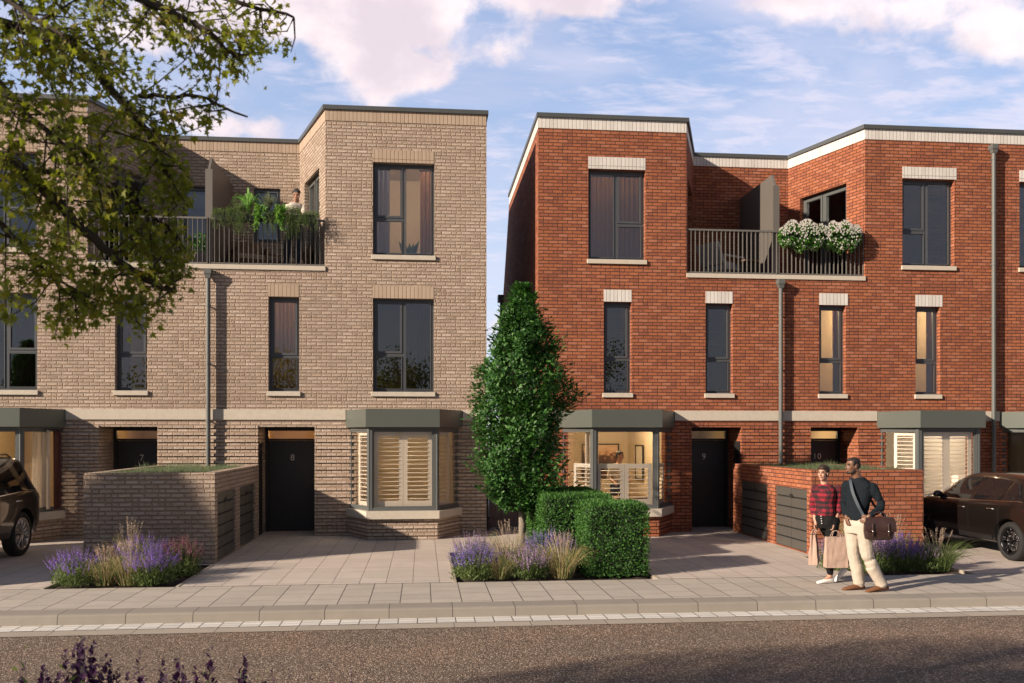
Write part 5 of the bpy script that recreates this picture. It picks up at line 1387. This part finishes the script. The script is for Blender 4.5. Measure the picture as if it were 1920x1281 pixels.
def man():
    O = Vector((6.15, 11.85, 0)); T = thing('person', 'man walking in a dark navy jumper, cream trousers and brown suede shoes', 'person', tuple(O))
    V = lambda x, y, z: O+Vector((x, y, z)); phi = math.radians(208)
    b = MB(); P, Rm = head(b, V(-.20, -.01, 1.735), math.radians(188), -.03, 1.04)
    limb(b, [V(-.10, 0, 1.48), V(-.135, -.005, 1.58), V(-.165, -.008, 1.66)], [.075, .062, .058])
    tor = [(.90, -.12, .13, .10), (1.0, -.125, .135, .10), (1.10, -.125, .13, .095), (1.25, -.11, .158, .105), (1.38, -.095, .180, .11), (1.47, -.09, .180, .10), (1.525, -.10, .135, .085), (1.56, -.11, .085, .07)]
    b.loft([ring(V(x, 0, z), a, d, phi) for z, x, a, d in tor], 'skin_mid')
    sN, eN, wN = V(.02, -.15, 1.45), V(.13, -.20, 1.19), V(-.11, -.29, 1.06)
    sF, eF, wF = V(-.21, .14, 1.45), V(-.20, .22, 1.18), V(-.26, .05, 1.02)
    limb(b, [sN, eN, wN], [.052, .038, .028]); limb(b, [sF, eF, wF], [.058, .044, .028])
    hand(b, wN, (-.80, .10, -.60), (.35, .6, -.35), 1.05, 1.0, -1); hand(b, wF, (-.1, -.5, -.8), (.8, 0, 0), 1.05, .6)
    hN, hF = V(-.09, -.10, .93), V(-.16, .09, .93)
    kN, aN = V(-.03, -.10, .50), V(.20, -.10, .11); kF, aF = V(-.135, .09, .50), V(-.05, .08, .09)
    limb(b, [hN, kN, aN], [.095, .062, .042]); limb(b, [hF, kF, aF], [.095, .062, .042])
    remeshed(b, 'body', 'skin_brown', T, .0075, 2)
    face_bits(T, P, Rm, 1.04)
    h = MB()
    for a in [(0, -.026, .050, .078, .088, .072), (0, -.055, .015, .066, .062, .07), (0, .030, .082, .050, .042, .022)]: h.ell(P(*a[:3]), a[3:], 'hair_dark', 16, 12, Rm)
    for q in (-1, 1): h.ell(P(q*.064, .012, .03), (.014, .03, .04), 'hair_dark', 10, 8, Rm)
    remeshed(h, 'hair', 'hair_dark', T, .006, 2)
    bd = MB(); bd.ell(P(0, .060, -.090), (.034, .030, .020), 'hair_dark', 12, 8, Rm)
    for q in (-1, 1): bd.tube([P(q*.062, .01, -.045), P(q*.052, .035, -.078), P(q*.025, .068, -.095)], [.010, .014, .014], 'hair_dark', 8)
    bd.tube([P(-.026, .086, -.050), P(0, .094, -.046), P(.026, .086, -.050)], [.004, .006, .004], 'hair_dark', 6)
    remeshed(bd, 'beard', 'hair_dark', T, .006, 2)
    s = MB()
    s.loft([ring(V(x, 0, z), a+.016, d+.016, phi) for z, x, a, d in [(.985, -.125, .145, .105), (1.03, -.125, .148, .108)]+tor[2:7]+[(1.575, -.11, .072, .062)]], 'navy_knit')
    limb(s, [sN, V(.118, -.195, 1.24), V(.108, -.21, 1.165), V(-.075, -.28, 1.075)], [.064, .055, .054, .040]); s.ell(V(-.01, -.10, 1.40), (.09, .09, .10), 'navy_knit'); limb(s, [V(.02, -.15, 1.42), V(.07, -.17, 1.33)], [.068, .060]); limb(s, [sF, eF, V(-.25, .08, 1.05)], [.075, .06, .042])
    remeshed(s, 'jumper', 'navy_knit', T, .009, 3, .009, 12, 2)
    t = MB()
    t.loft([ring(V(x, 0, z), a, d, phi) for z, x, a, d in [(.80, -.12, .155, .12), (.90, -.125, .165, .122), (.97, -.125, .15, .112), (1.02, -.125, .142, .105)]], 'trouser_cream')
    limb(t, [hN, kN, V(.18, -.10, .10)], [.110, .088, .072]); limb(t, [hF, kF, V(-.055, .08, .09)], [.108, .086, .072])
    t.tube([V(.03, -.10, .35), V(.185, -.10, .085)], [.084, .078], 'trouser_cream', 14); t.tube([V(-.10, .085, .35), V(-.055, .08, .085)], [.084, .078], 'trouser_cream', 14)
    remeshed(t, 'trousers', 'trouser_cream', T, .009, 3, .010, 6, 7)
    def shoe(heel, toe):
        q = MB(); h_, t_ = Vector(heel), Vector(toe); d = (t_-h_); L = d.length; d.normalize(); up = Vector((0, 0, 1)); sd = d.cross(up); R_ = []
        for k, (u, w, z) in enumerate([(-.06, .03, .06), (.05, .044, .085), (.3, .046, .085), (.55, .052, .070), (.8, .054, .052), (1.0, .044, .038), (1.10, .020, .028)]):
            c_ = h_+d*u*L; R_.append([c_+sd*w*math.cos(2*PI*j/14)+up*(z*(.5+.5*math.sin(2*PI*j/14))) for j in range(14)])
        q.loft(R_, 'suede_tan'); q.build('shoe', T, smooth=True)
    shoe(V(.0, .08, .0), V(-.29, .05, .0)); shoe(V(.25, -.10, .02), V(-.04, -.13, .0))
    # shoulder bag
    G = thing('messenger_bag', 'dark brown leather messenger bag hanging from the man\'s shoulder at his hip', 'bag', tuple(V(.06, -.26, .80)))
    fr = (V(-.17, -.27, 0), Vector((.985, -.17, 0)), Vector((.17, .985, 0)))
    def Pb(u, v, z): q = fr[0]+fr[1]*u+fr[2]*v; return (q.x, q.y, z)
    q = MB(); R_ = []
    for k, (z, w, d) in enumerate([(.735, .15, .045), (.75, .185, .065), (.85, .20, .075), (.95, .195, .07), (1.02, .175, .055), (1.045, .14, .03)]):
        R_.append([Pb(.20+w*math.copysign(abs(math.cos(2*PI*j/28))**.5, math.cos(2*PI*j/28)), d*math.copysign(abs(math.sin(2*PI*j/28))**.6, math.sin(2*PI*j/28)), z+.03*(.2-abs(.2-.2))) for j in range(28)])
    q.loft(R_, 'leather_brown'); q.build('bag_body', G, smooth=True)
    q = MB(); R_ = []
    for z, d, w in [(1.055, 0., .16), (1.045, -.045, .185), (1.0, -.072, .203), (.93, -.084, .208), (.87, -.088, .206), (.862, -.082, .20)]:
        R_.append([Pb(.20-w+2*w*i/8, d-.006*math.sin(i*1.3), z-.006*math.sin(i)) for i in range(9)])
    q.loft(R_, 'leather_brown', caps=False, closed=False); q.build('flap', G, smooth=True)
    for u in (.09, .30):
        q = MB(); q.tube([Pb(u, -.094, .97), Pb(u, -.102, .88), Pb(u, -.092, .80)], .011, 'leather_brown', 6); m_ = q.build('buckle_strap', G); q = MB(); q.ell(Pb(u, -.108, .865), (.012, .005, .012), 'chrome', 8, 6); q.build('buckle', m_)
    q = MB(); q.tube([Pb(.12, -.01, 1.05), Pb(.13, -.02, 1.10), Pb(.20, -.03, 1.125), Pb(.27, -.02, 1.10), Pb(.28, -.01, 1.05)], .009, 'leather_brown', 6); q.build('handle', G)
    # strap over the far shoulder, across the chest to the bag
    pts = [Pb(.02, -.0, .98), V(-.13, -.185, 1.06), V(-.20, -.175, 1.20), V(-.245, -.125, 1.36), V(-.235, -.04, 1.49), V(-.19, .06, 1.535), V(-.08, .10, 1.50), V(.04, .06, 1.35), V(.12, -.04, 1.15), Pb(.36, .02, 1.0)]
    q = MB(); pp = [Vector(p) for p in pts]; fine = []
    for i in range(len(pp)-1):
        a, b_, c_, d_ = pp[max(0, i-1)], pp[i], pp[i+1], pp[min(len(pp)-1, i+2)]
        for k in range(6): t = k/6; fine.append(.5*((2*b_)+(c_-a)*t+(2*a-5*b_+4*c_-d_)*t*t+(3*b_-a-3*c_+d_)*t**3))
    ctr = V(-.10, -.02, 1.25); R_ = []
    for i, p in enumerate(fine):
        d = (fine[min(i+1, len(fine)-1)]-fine[max(0, i-1)]).normalized(); o = (p-ctr); o = (o-d*o.dot(d)).normalized(); sd = d.cross(o)
        p = p+o*.012; R_.append([p+sd*.019+o*.003, p-sd*.019+o*.003, p-sd*.019-o*.003, p+sd*.019-o*.003])
    q.loft(R_, 'strap_blue'); q.build('strap', G)
man()

def torso_person(T, O, phi, shirt, skin, hyaw, hpitch, hairm, legs=None, arms=None, lean=(0, 0)):
    V = lambda x, y, z: Vector(O)+Vector((x+lean[0]*z, y+lean[1]*z, z)); b = MB()
    hc = V(0, 0, 1.60)+Vector((math.cos(phi), math.sin(phi), 0))*.06; P, Rm = head(b, hc, hyaw, hpitch, 1.)
    limb(b, [V(0, 0, 1.38), hc-Vector((0, 0, .06))], [.065, .055]); tor = [(.85, .15, .11), (.95, .16, .115), (1.1, .15, .11), (1.25, .18, .12), (1.36, .19, .11), (1.42, .11, .08)]
    b.loft([ring(V(0, 0, z), a, d, phi) for z, a, d in tor], 'skin_mid')
    for A in arms: limb(b, [V(*p) for p in A], [.05, .04, .027]); w = V(*A[2]); d = (w-V(*A[1])).normalized(); hand(b, w, d, (0, 0, -1), 1.)
    if legs:
        for A in legs: limb(b, [V(*p) for p in A], [.09, .06, .04]); limb(b, [V(*A[2])-Vector((0, 0, .04)), V(*A[2])+Vector((math.cos(phi)*.14, math.sin(phi)*.14, -.06))], [.04, .03])
    remeshed(b, 'body', skin, T, .009, 2); face_bits(T, P, Rm, 1.)
    h = MB(); h.ell(P(0, -.026, .048), (.080, .090, .078), hairm, 16, 12, Rm); h.ell(P(0, -.05, .01), (.07, .065, .07), hairm, 16, 12, Rm); h.ell(P(0, .035, .083), (.052, .042, .026), hairm, 12, 8, Rm); remeshed(h, 'hair', hairm, T, .008, 2)
    s = MB(); s.loft([ring(V(0, 0, z), a+.015, d+.015, phi) for z, a, d in tor[1:]], shirt)
    for A in arms: limb(s, [V(*A[0]), V(*A[1])], [.064, .052])
    remeshed(s, 'shirt', shirt, T, .01, 2, .006, 12)
    if legs:
        t = MB(); t.loft([ring(V(0, 0, z), a, d, phi) for z, a, d in [(.82, .15, .12), (.9, .172, .13), (1.0, .165, .12)]], 'denim')
        for A in legs: limb(t, [V(*p) for p in A], [.105, .078, .058])
        remeshed(t, 'jeans', 'denim', T, .01, 2, .006, 12)
T = thing('person', 'man in a pale shirt and jeans looking down at the plants on the beige balcony', 'person', (-2.84, 20.0, 5.84))
torso_person(T, (-2.84, 20.0, 5.84), math.radians(-70), 'shirt_pale', 'skin_mid', math.radians(-50), -.55, 'hair_dark', [[(-.10, 0, .88), (-.13, -.04, .48), (-.15, .03, .09)], [(.10, 0, .88), (.10, -.04, .48), (.08, .05, .09)]], [[(-.17, 0, 1.34), (-.22, -.12, 1.12), (-.12, -.34, 1.10)], [(.17, 0, 1.34), (.22, -.12, 1.12), (.14, -.32, 1.08)]], lean=(.05, -.05))
T = thing('person', 'man in a pale shirt indoors behind the half height shutters of the bay', 'person', (4.62, 20.75, .02))
torso_person(T, (4.62, 20.75, .08), math.radians(-60), 'shirt_pale', 'skin_light', math.radians(-35), -.15, 'hair_dark', [[(-.10, 0, .88), (-.11, -.02, .48), (-.11, 0, .09)], [(.10, 0, .88), (.11, -.02, .48), (.11, 0, .09)]], [[(-.17, 0, 1.34), (-.24, -.05, 1.08), (-.16, -.25, 1.0)], [(.17, 0, 1.34), (.26, -.06, 1.08), (.16, -.28, 1.02)]])

# ------------------------------------------------------------------ things indoors and on the balconies
def picture(loc, w, h, label, rot=0, mat='landscape_print'):
    T = thing('wall_picture', label, 'picture', loc); T.rotation_euler = (0, 0, rot)
    ORG[T.name] = Vector((0, 0, 0)); t = .035
    b = MB(); b.box(0, t, -.03, 0, 0, h, 'picture_frame'); b.box(w-t, w, -.03, 0, 0, h, 'picture_frame'); b.box(t, w-t, -.03, 0, 0, t, 'picture_frame'); b.box(t, w-t, -.03, 0, h-t, h, 'picture_frame'); b.build('frame', T)
    b = MB(); b.face([(t, -.012, t), (w-t, -.012, t), (w-t, -.012, h-t), (t, -.012, h-t)], mat); b.build('print', T)
picture((4.25, 23.58, 1.02), 1.02, .93, 'framed dark red landscape picture on the lit wall behind the man indoors')
picture((5.50, 22.6, 1.05), .78, .88, 'tall framed picture on the side wall of the lit bay room', R(-90), 'stone')
picture((10.75, 22.3, 1.45), .55, .55, 'black framed picture on the white wall behind the shutters of bay 10', 0, 'white_wall')
def table(x, y, z, r, h, label):
    T = thing('table', label, 'table', (x, y, z)); b = MB(); b.lathe([(h-.03, 0.001), (h-.03, r), (h, r), (h, .001)], 'table_wood', (x, y, z), 'z', 24); b.build('table_top', T)
    for k in range(3):
        a = 2*PI*k/3+.4; q = MB(); q.tube([(x+.1*math.cos(a), y+.1*math.sin(a), z+h-.03), (x+r*.8*math.cos(a), y+r*.8*math.sin(a), z)], .014, 'hinge_black', 6); q.build('leg', T)
table(4.75, 20.1, .02, .5, .74, 'round dining table inside the bay behind the half shutters')
def armchair(x, y, z, rot, mat, cush, label, low=.36):
    T = thing('balcony_chair', label, 'chair', (x, y, z)); T.rotation_euler = (0, 0, rot); ORG[T.name] = Vector((0, 0, 0))
    w, d = .34, .33
    for sx in (-1, 1):
        for sy in (-1, 1): b = MB(); b.tube([(sx*w, sy*d, 0), (sx*w*.96, sy*d*.96, low+.24)], .018, mat, 8); b.build('leg', T)
        b = MB(); b.bbox(sx*w-.035, sx*w+.035, -d-.02, d+.02, low+.22, low+.26, mat, .008); b.build('armrest', T)
    b = MB(); b.bbox(-w, w, -d, d, low-.08, low, mat, .01); b.build('seat_frame', T)
    b = MB(); b.bbox(-w+.03, w-.03, -d, d-.05, low, low+.11, cush, .03); b.build('seat_cushion', T)
    b = MB(); R_ = [[(-w, d-.03+k*.07, low+.05+k*.16), (w, d-.03+k*.07, low+.05+k*.16), (w, d+.03+k*.07, low+.05+k*.16), (-w, d+.03+k*.07, low+.05+k*.16)] for k in range(4)]; b.loft(R_, mat); b.build('backrest', T)
armchair(-3.95, 20.9, 5.80, R(20), 'rattan', 'cushion', 'rattan armchair by the grey screen on the beige balcony')
armchair(-3.15, 21.2, 5.80, R(-50), 'rattan', 'cushion', 'second rattan armchair in front of the small window on the beige balcony')
armchair(7.15, 20.7, 5.80, R(120), 'chair_pale', 'chair_pale', 'pale armchair in the left corner of the red balcony')
table(7.65, 20.4, 5.80, .28, .48, 'small round table beside the pale chair on the red balcony')
def pot(x, y, z, r, h, label, seed, ph=.5):
    T = thing('potted_plant', label, 'plant', (x, y, z)); b = MB(); b.lathe([(0, .01), (0, r*.8), (h, r), (h, r*.85), (h-.03, .01)], 'pot_grey', (x, y, z), 'z', 20); b.build('pot', T, smooth=False)
    rr = random.Random(seed); lb = LB(); m = lb.mat('hornbeam_leaf')
    for i in range(420): u = rdir(rr)*rr.random()**.4; s = rr.uniform(.05, .1); lb.leaf(Vector((x+u.x*r*1.3, y+u.y*r*1.3, z+h+ph*.45+u.z*ph*.5)), rdir(rr, .3), rdir(rr), s, s*.5, m)
    lb.build('foliage', T)
pot(-4.85, 20.4, 5.80, .2, .4, 'leafy plant in a grey pot left of the beige balcony screen', 1)
pot(9.75, 20.6, 3.02, .14, .25, 'potted plant on the sill inside the lit slim window above door 10', 2, .6) if False else None
T = thing('house_plant', 'broad leaved house plant inside the top floor window above the shuttered bay', 'plant', (-.30, 20.0, 5.95))
rr = random.Random(3); lb = LB(); m = lb.mat('hornbeam_leaf')
for i in range(11):
    a = rr.uniform(0, PI*2); o = Vector((math.cos(a), math.sin(a)*.3, 0)); p = Vector((-.30, 20.0, 6.0)); L = rr.uniform(.3, .55)
    lb.leaf(p+o*.05+Vector((0, 0, L*.3)), (o*.5+Vector((0, 0, 1))).normalized(), Vector((0, -1, 0)), L*.8, .12, m)
lb.build('foliage', T)
b = MB(); b.lathe([(0, .01), (0, .1), (.22, .13), (.22, .01)], 'pot_grey', (-.30, 20.0, 5.83), 'z', 16); b.build('pot', T)

# ------------------------------------------------------------------ cars
def interp(tab, y):
    for (a, p), (b, q) in zip(tab, tab[1:]):
        if a <= y <= b:
            i = tab.index((a, p)); t = (y-a)/(b-a)
            m0 = (q-tab[i-1][1])/(b-tab[i-1][0]) if i > 0 else (q-p)/(b-a)
            m1 = (tab[i+2][1]-p)/(tab[i+2][0]-a) if i+2 < len(tab) else (q-p)/(b-a)
            h = b-a; t2, t3 = t*t, t*t*t
            return (2*t3-3*t2+1)*p+(t3-2*t2+t)*h*m0+(-2*t3+3*t2)*q+(t3-t2)*h*m1
    return tab[0][1] if y < tab[0][0] else tab[-1][1]
def car(label, loc, rot, L, zr, zb, wb, wr, wheels, rad, rimm, sideglass, clear=.24, group=None, tail=None, handles=(), rails=False):
    T = thing('parked_car', label, 'car', (0, 0, 0)); body = 'car_brown'
    f = lambda tab, y: interp(tab, y)
    def half(y):
        B, Wr, Zb, Zr = f(wb, y), f(wr, y), f(zb, y), f(zr, y); Zs = Zr-.05; lo = clear
        zmid = lo+(Zb-lo)*.55
        pts = [(0, lo), (B*.80, lo), (B*.96, lo+.05), (B*1.015, lo+(zmid-lo)*.6), (B*1.03, zmid), (B*1.025, zmid+(Zb-zmid)*.6), (B*.995, Zb-.02), (B*.965, Zb+.015)]
        for t in (.2, .4, .6, .8, 1.): pts.append((B*.965+(Wr-B*.965)*(t**1.15), Zb+.015+(Zs-Zb-.015)*t))
        pts += [(Wr*.93, Zs+.028), (Wr*.75, Zs+.042), (Wr*.4, Zr), (0, Zr+.003)]
        return pts
    def sx(y, z):
        pts = half(y)[2:]
        for (x0, z0), (x1, z1) in zip(pts, pts[1:]):
            if z0 <= z <= z1: return x0+(x1-x0)*(z-z0)/max(1e-6, z1-z0)
        return pts[-1][0] if z > pts[-1][1] else pts[0][0]
    ys = sorted({y for y, _ in zr} | {L*i/56 for i in range(57)}); ys = [y for i, y in enumerate(ys) if i == 0 or y-ys[i-1] > .012]
    b = MB()
    b.loft([[(x, y, z) for x, z in half(y)]+[(-x, y, z) for x, z in reversed(half(y)[1:-1])] for y in ys], body)
    me = bpy.data.meshes.new('cb'); me.from_pydata(b.v, [], b.f); bm = bmesh.new(); bm.from_mesh(me); bmesh.ops.recalc_face_normals(bm, faces=bm.faces); bm.to_mesh(me); bm.free()
    me.materials.append(MATS[body]); me.materials.append(MATS['car_plastic'])
    o = bpy.data.objects.new('body', me); COL.objects.link(o)
    c = MB()
    for wy in wheels:
        for s in (-1, 1):
            x0, x1 = (.60, 1.2) if s > 0 else (-1.2, -.60); c.lathe([(x0, rad+.055), (x1, rad+.055)], 'car_plastic', (0, wy, rad), 'x', 40, caps=True)
    cm = bpy.data.meshes.new('cc'); cm.from_pydata(c.v, [], c.f); bm = bmesh.new(); bm.from_mesh(cm); bmesh.ops.recalc_face_normals(bm, faces=bm.faces); bm.to_mesh(cm); bm.free(); cm.materials.append(MATS['car_plastic'])
    co = bpy.data.objects.new('cc', cm); COL.objects.link(co)
    md = o.modifiers.new('b', 'BOOLEAN'); md.operation = 'DIFFERENCE'; md.object = co; md.solver = 'EXACT'
    try: md.material_mode = 'TRANSFER'
    except Exception: pass
    bpy.context.view_layer.update()
    nm = bpy.data.meshes.new_from_object(o.evaluated_get(bpy.context.evaluated_depsgraph_get())); bpy.data.objects.remove(o); bpy.data.objects.remove(co)
    o = bpy.data.objects.new('body', nm); COL.objects.link(o); o.parent = T; smooth_auto(o, 34)
    def patch(name, mat, y0b, y0t, y1b, y1t, zl, zh, par=T, off=.004, nu=12, nv=5, rise=None):
        for s in (-1, 1):
            q = MB(); G = []
            for i in range(nu+1):
                row = []
                for j in range(nv+1):
                    u, v = i/nu, j/nv; ya = y0b+(y0t-y0b)*v; yb_ = y1b+(y1t-y1b)*v; y = ya+(yb_-ya)*u
                    z = zl(y)+(zh(y)-zl(y))*v; row.append((s*(sx(y, z)+off), y, z))
                G.append(row)
            for i in range(nu):
                for j in range(nv):
                    p = [G[i][j], G[i+1][j], G[i+1][j+1], G[i][j+1]]; q.face(p if s < 0 else p[::-1], mat)
            q.build(name, par, smooth=True)
    for (y0b, y0t, y1b, y1t, tb) in sideglass: patch('side_window', 'car_glass_dark', y0b, y0t, y1b, y1t, lambda y: f(zb, y)+.025, lambda y: f(zr, y)-tb)
    y0, y1 = sideglass[0][0], sideglass[-1][2]
    patch('window_trim', 'chrome', y0, y0, y1, y1, lambda y: f(zb, y)+.006, lambda y: f(zb, y)+.018, nu=24, nv=1, off=.005)
    patch('sill_trim', 'car_plastic', wheels[0]+rad+.12, wheels[0]+rad+.12, wheels[1]-rad-.12, wheels[1]-rad-.12, lambda y: clear+.06, lambda y: clear+.15, nu=12, nv=2, off=.006)
    for dy in [sg_[0] for sg_ in sideglass[1:]]+[sideglass[-1][2]+.02]:
        patch('door_gap', 'bin_gap', dy-.028, dy-.028, dy-.02, dy-.02, lambda y: clear+.18, lambda y: f(zb, y), nu=1, nv=8, off=.0025)
    for hy in handles:
        for s in (-1, 1):
            z = f(zb, hy)-.13; q = MB(); x = s*(sx(hy, z)+.022); q.tube([(x-s*.02, hy-.10, z), (x, hy-.075, z+.004), (x, hy+.075, z), (x-s*.02, hy+.10, z-.004)], .012, 'chrome', 8); q.build('door_handle', T)
    # windscreen and rear glass: bands across the roof line
    def band(name, mat, ya, yb, fw, off=.006):
        q = MB(); n = 10; R_ = []
        for i in range(7):
            y = ya+(yb-ya)*i/6; Z = f(zr, y); Wd = f(wr, y)*fw; R_.append([(Wd*(-1+2*k/n), y, Z+.003+off-.045*abs(-1+2*k/n)**3) for k in range(n+1)])
        q.loft(R_, mat, caps=False, closed=False); q.build(name, T, smooth=True)
    band('windscreen', 'car_glass_dark', *tail['ws'], .93); band('rear_window', 'car_glass_dark', *tail['rw'], .88)
    patch('tail_light', 'tail_red', *tail['tl'], lambda y: tail['tz'][0]+.03*min(1, y), lambda y: tail['tz'][1], nu=6, nv=3, off=.012)
    patch('head_light', 'chrome', L-.55, L-.50, L-.12, L-.18, lambda y: f(zb, y)-.16, lambda y: f(zb, y)-.05, nu=6, nv=3, off=.008)
    # mirrors
    for s in (-1, 1):
        my = sideglass[-1][2]-.12; z = f(zb, my)+.08; x = s*(sx(my, z)+.10); q = MB(); q.ell((x, my, z), (.095, .055, .065), body, 14, 10); q.tube([(s*(sx(my, z)-.02), my, z-.03), (x, my, z-.03)], .022, 'car_plastic', 8); q.build('mirror', T, smooth=True)
    if rails:
        for s in (-1, 1): q = MB(); q.tube([(s*.66, .7, f(zr, .7)-.02), (s*.66, .85, f(zr, .85)+.03), (s*.66, 2.6, f(zr, 2.6)+.03), (s*.66, 2.75, f(zr, 2.75)-.02)], .016, 'car_plastic', 8); q.build('roof_rail', T)
    # number plate and bumper insert at the rear
    q = MB(); q.box(-.26, .26, -.012, .03, .52, .63, 'number_plate'); q.build('number_plate', T)
    q = MB(); q.bbox(-.6, .6, -.01, .05, clear+.02, clear+.2, 'car_plastic', .01); q.build('bumper_insert', T)
    # wheels
    for wy in wheels:
        for s in (-1, 1):
            xo = f(wb, wy)*1.0; w = .225; C_ = (0, wy, rad)
            W_ = MB(); ri = rad*.70
            W_.lathe([(s*(xo-w), ri), (s*(xo-w+.01), rad*.93), (s*(xo-w+.04), rad), (s*(xo-.04), rad), (s*(xo-.008), rad*.94), (s*(xo), rad*.82), (s*(xo-.012), ri+.006), (s*(xo-.03), ri)], 'tyre', C_, 'x', 40)
            wo = W_.build('wheel', T, smooth=True)
            q = MB(); q.lathe([(s*(xo-.012), ri+.008), (s*(xo-.006), ri+.002), (s*(xo-.016), ri-.018), (s*(xo-.11), ri-.03)], rimm, C_, 'x', 40)
            q.lathe([(s*(xo-.12), ri), (s*(xo-.12), .001)], 'bin_gap', C_, 'x', 24)
            q.lathe([(s*(xo-.09), .17), (s*(xo-.085), .001)], 'rim_silver', C_, 'x', 24)
            ns = 10 if rimm == 'rim_silver' else 5
            for k in range(ns):
                a = 2*PI*k/ns+.2; 
                def R2(r, t, x): return (s*(xo+x), wy+r*math.cos(t), rad+r*math.sin(t))
                if ns == 10: q.tube([R2(.035, a, -.03), R2(ri*.55, a+.06, -.022), R2(ri-.005, a+.16, -.016)], [.020, .014, .016], rimm, 6); q.tube([R2(.035, a, -.03), R2(ri*.55, a+.0, -.028), R2(ri-.005, a-.08, -.020)], [.012, .009, .010], rimm, 6)
                else:
                    q.tube([R2(.03, a, -.03), R2(ri*.55, a, -.026)], [.026, .020], rimm, 6); 
                    for e in (-.30, .30): q.tube([R2(ri*.52, a, -.026), R2(ri-.005, a+e, -.016)], [.017, .013], rimm, 6)
                    q.tube([R2(.04, a+.63, -.034), R2(ri*.45, a+.63, -.032)], [.012, .009], rimm, 6)
            q.lathe([(s*(xo-.03), .045), (s*(xo-.015), .038), (s*(xo-.012), .001)], rimm, C_, 'x', 16)
            q.build('rim', wo, smooth=True)
    T.location = loc; T.rotation_euler = (0, 0, rot); return T
m_, t_, b_, o_ = newmat('car_glass_dark'); setb(t_, b_, col=(.008, .008, .009), rough=.04, spec=.6)
m_, t_, b_, o_ = newmat('tail_red'); setb(t_, b_, col=(.35, .008, .008), rough=.15)
plain('number_plate', (.55, .42, .06), .5)
hz = [(0, .86), (.05, 1.0), (.25, 1.20), (.60, 1.375), (1.1, 1.455), (1.7, 1.49), (2.3, 1.455), (2.75, 1.30), (3.2, 1.075), (3.6, 1.0), (4.0, .90), (4.25, .76), (4.35, .60)]
hb = [(0, .78), (.05, .90), (.25, .99), (.60, 1.02), (1.1, 1.0), (1.7, .975), (2.3, .96), (2.75, .95), (3.2, .94), (3.6, .90), (4.0, .80), (4.25, .66), (4.35, .52)]
hw = [(0, .70), (.05, .76), (.25, .83), (.60, .875), (1.1, .895), (1.7, .895), (2.3, .89), (2.75, .885), (3.2, .88), (3.6, .86), (4.0, .79), (4.25, .66), (4.35, .52)]
hr = [(0, .60), (.05, .64), (.25, .62), (.60, .585), (1.1, .59), (1.7, .60), (2.3, .60), (2.75, .63), (3.2, .70), (3.6, .72), (4.0, .66), (4.25, .54), (4.35, .42)]
car('dark brown hatchback with black alloy wheels on the right hand driveway', (10.95, 13.62, 0), 0, 4.35, hz, hb, hw, hr, (.80, 3.42), .335, 'rim_black',
    [(.50, .80, 1.02, .98, .105), (1.07, 1.03, 1.86, 1.80, .09), (1.93, 1.86, 3.02, 2.55, .085)], tail=dict(ws=(2.42, 3.14), rw=(.12, .56), tl=(.03, .03, .42, .30), tz=(.86, .97)), handles=(1.25, 2.1))
sz = [(0, 1.0), (.04, 1.10), (.20, 1.40), (.40, 1.68), (.60, 1.77), (1.2, 1.80), (2.2, 1.80), (2.8, 1.72), (3.3, 1.42), (3.65, 1.18), (4.1, 1.12), (4.6, 1.02), (4.85, .85), (4.95, .6)]
sb = [(0, .95), (.04, 1.03), (.20, 1.11), (.40, 1.14), (.60, 1.15), (1.2, 1.13), (2.2, 1.10), (2.8, 1.09), (3.3, 1.08), (3.65, 1.07), (4.1, 1.03), (4.6, .92), (4.85, .76), (4.95, .55)]
sw = [(0, .80), (.04, .86), (.20, .94), (.40, .965), (.60, .975), (1.2, .98), (2.2, .98), (2.8, .98), (3.3, .975), (3.65, .965), (4.1, .95), (4.6, .88), (4.85, .78), (4.95, .65)]
sr = [(0, .76), (.04, .78), (.20, .76), (.40, .74), (.60, .73), (1.2, .73), (2.2, .73), (2.8, .73), (3.3, .80), (3.65, .84), (4.1, .84), (4.6, .76), (4.85, .62), (4.95, .5)]
car('dark brown tall off-road car parked nose to the street at the left edge', (-8.12, 17.72, 0), PI, 4.95, sz, sb, sw, sr, (.92, 3.85), .40, 'rim_silver',
    [(.22, .46, .62, .90, .10), (.86, 1.14, 1.78, 1.76, .10), (1.86, 1.84, 3.05, 2.75, .10)], tail=dict(ws=(2.85, 3.6), rw=(.08, .42), tl=(.02, .05, .16, .18), tz=(.98, 1.22)), handles=(1.15, 2.1), rails=True, clear=.32)
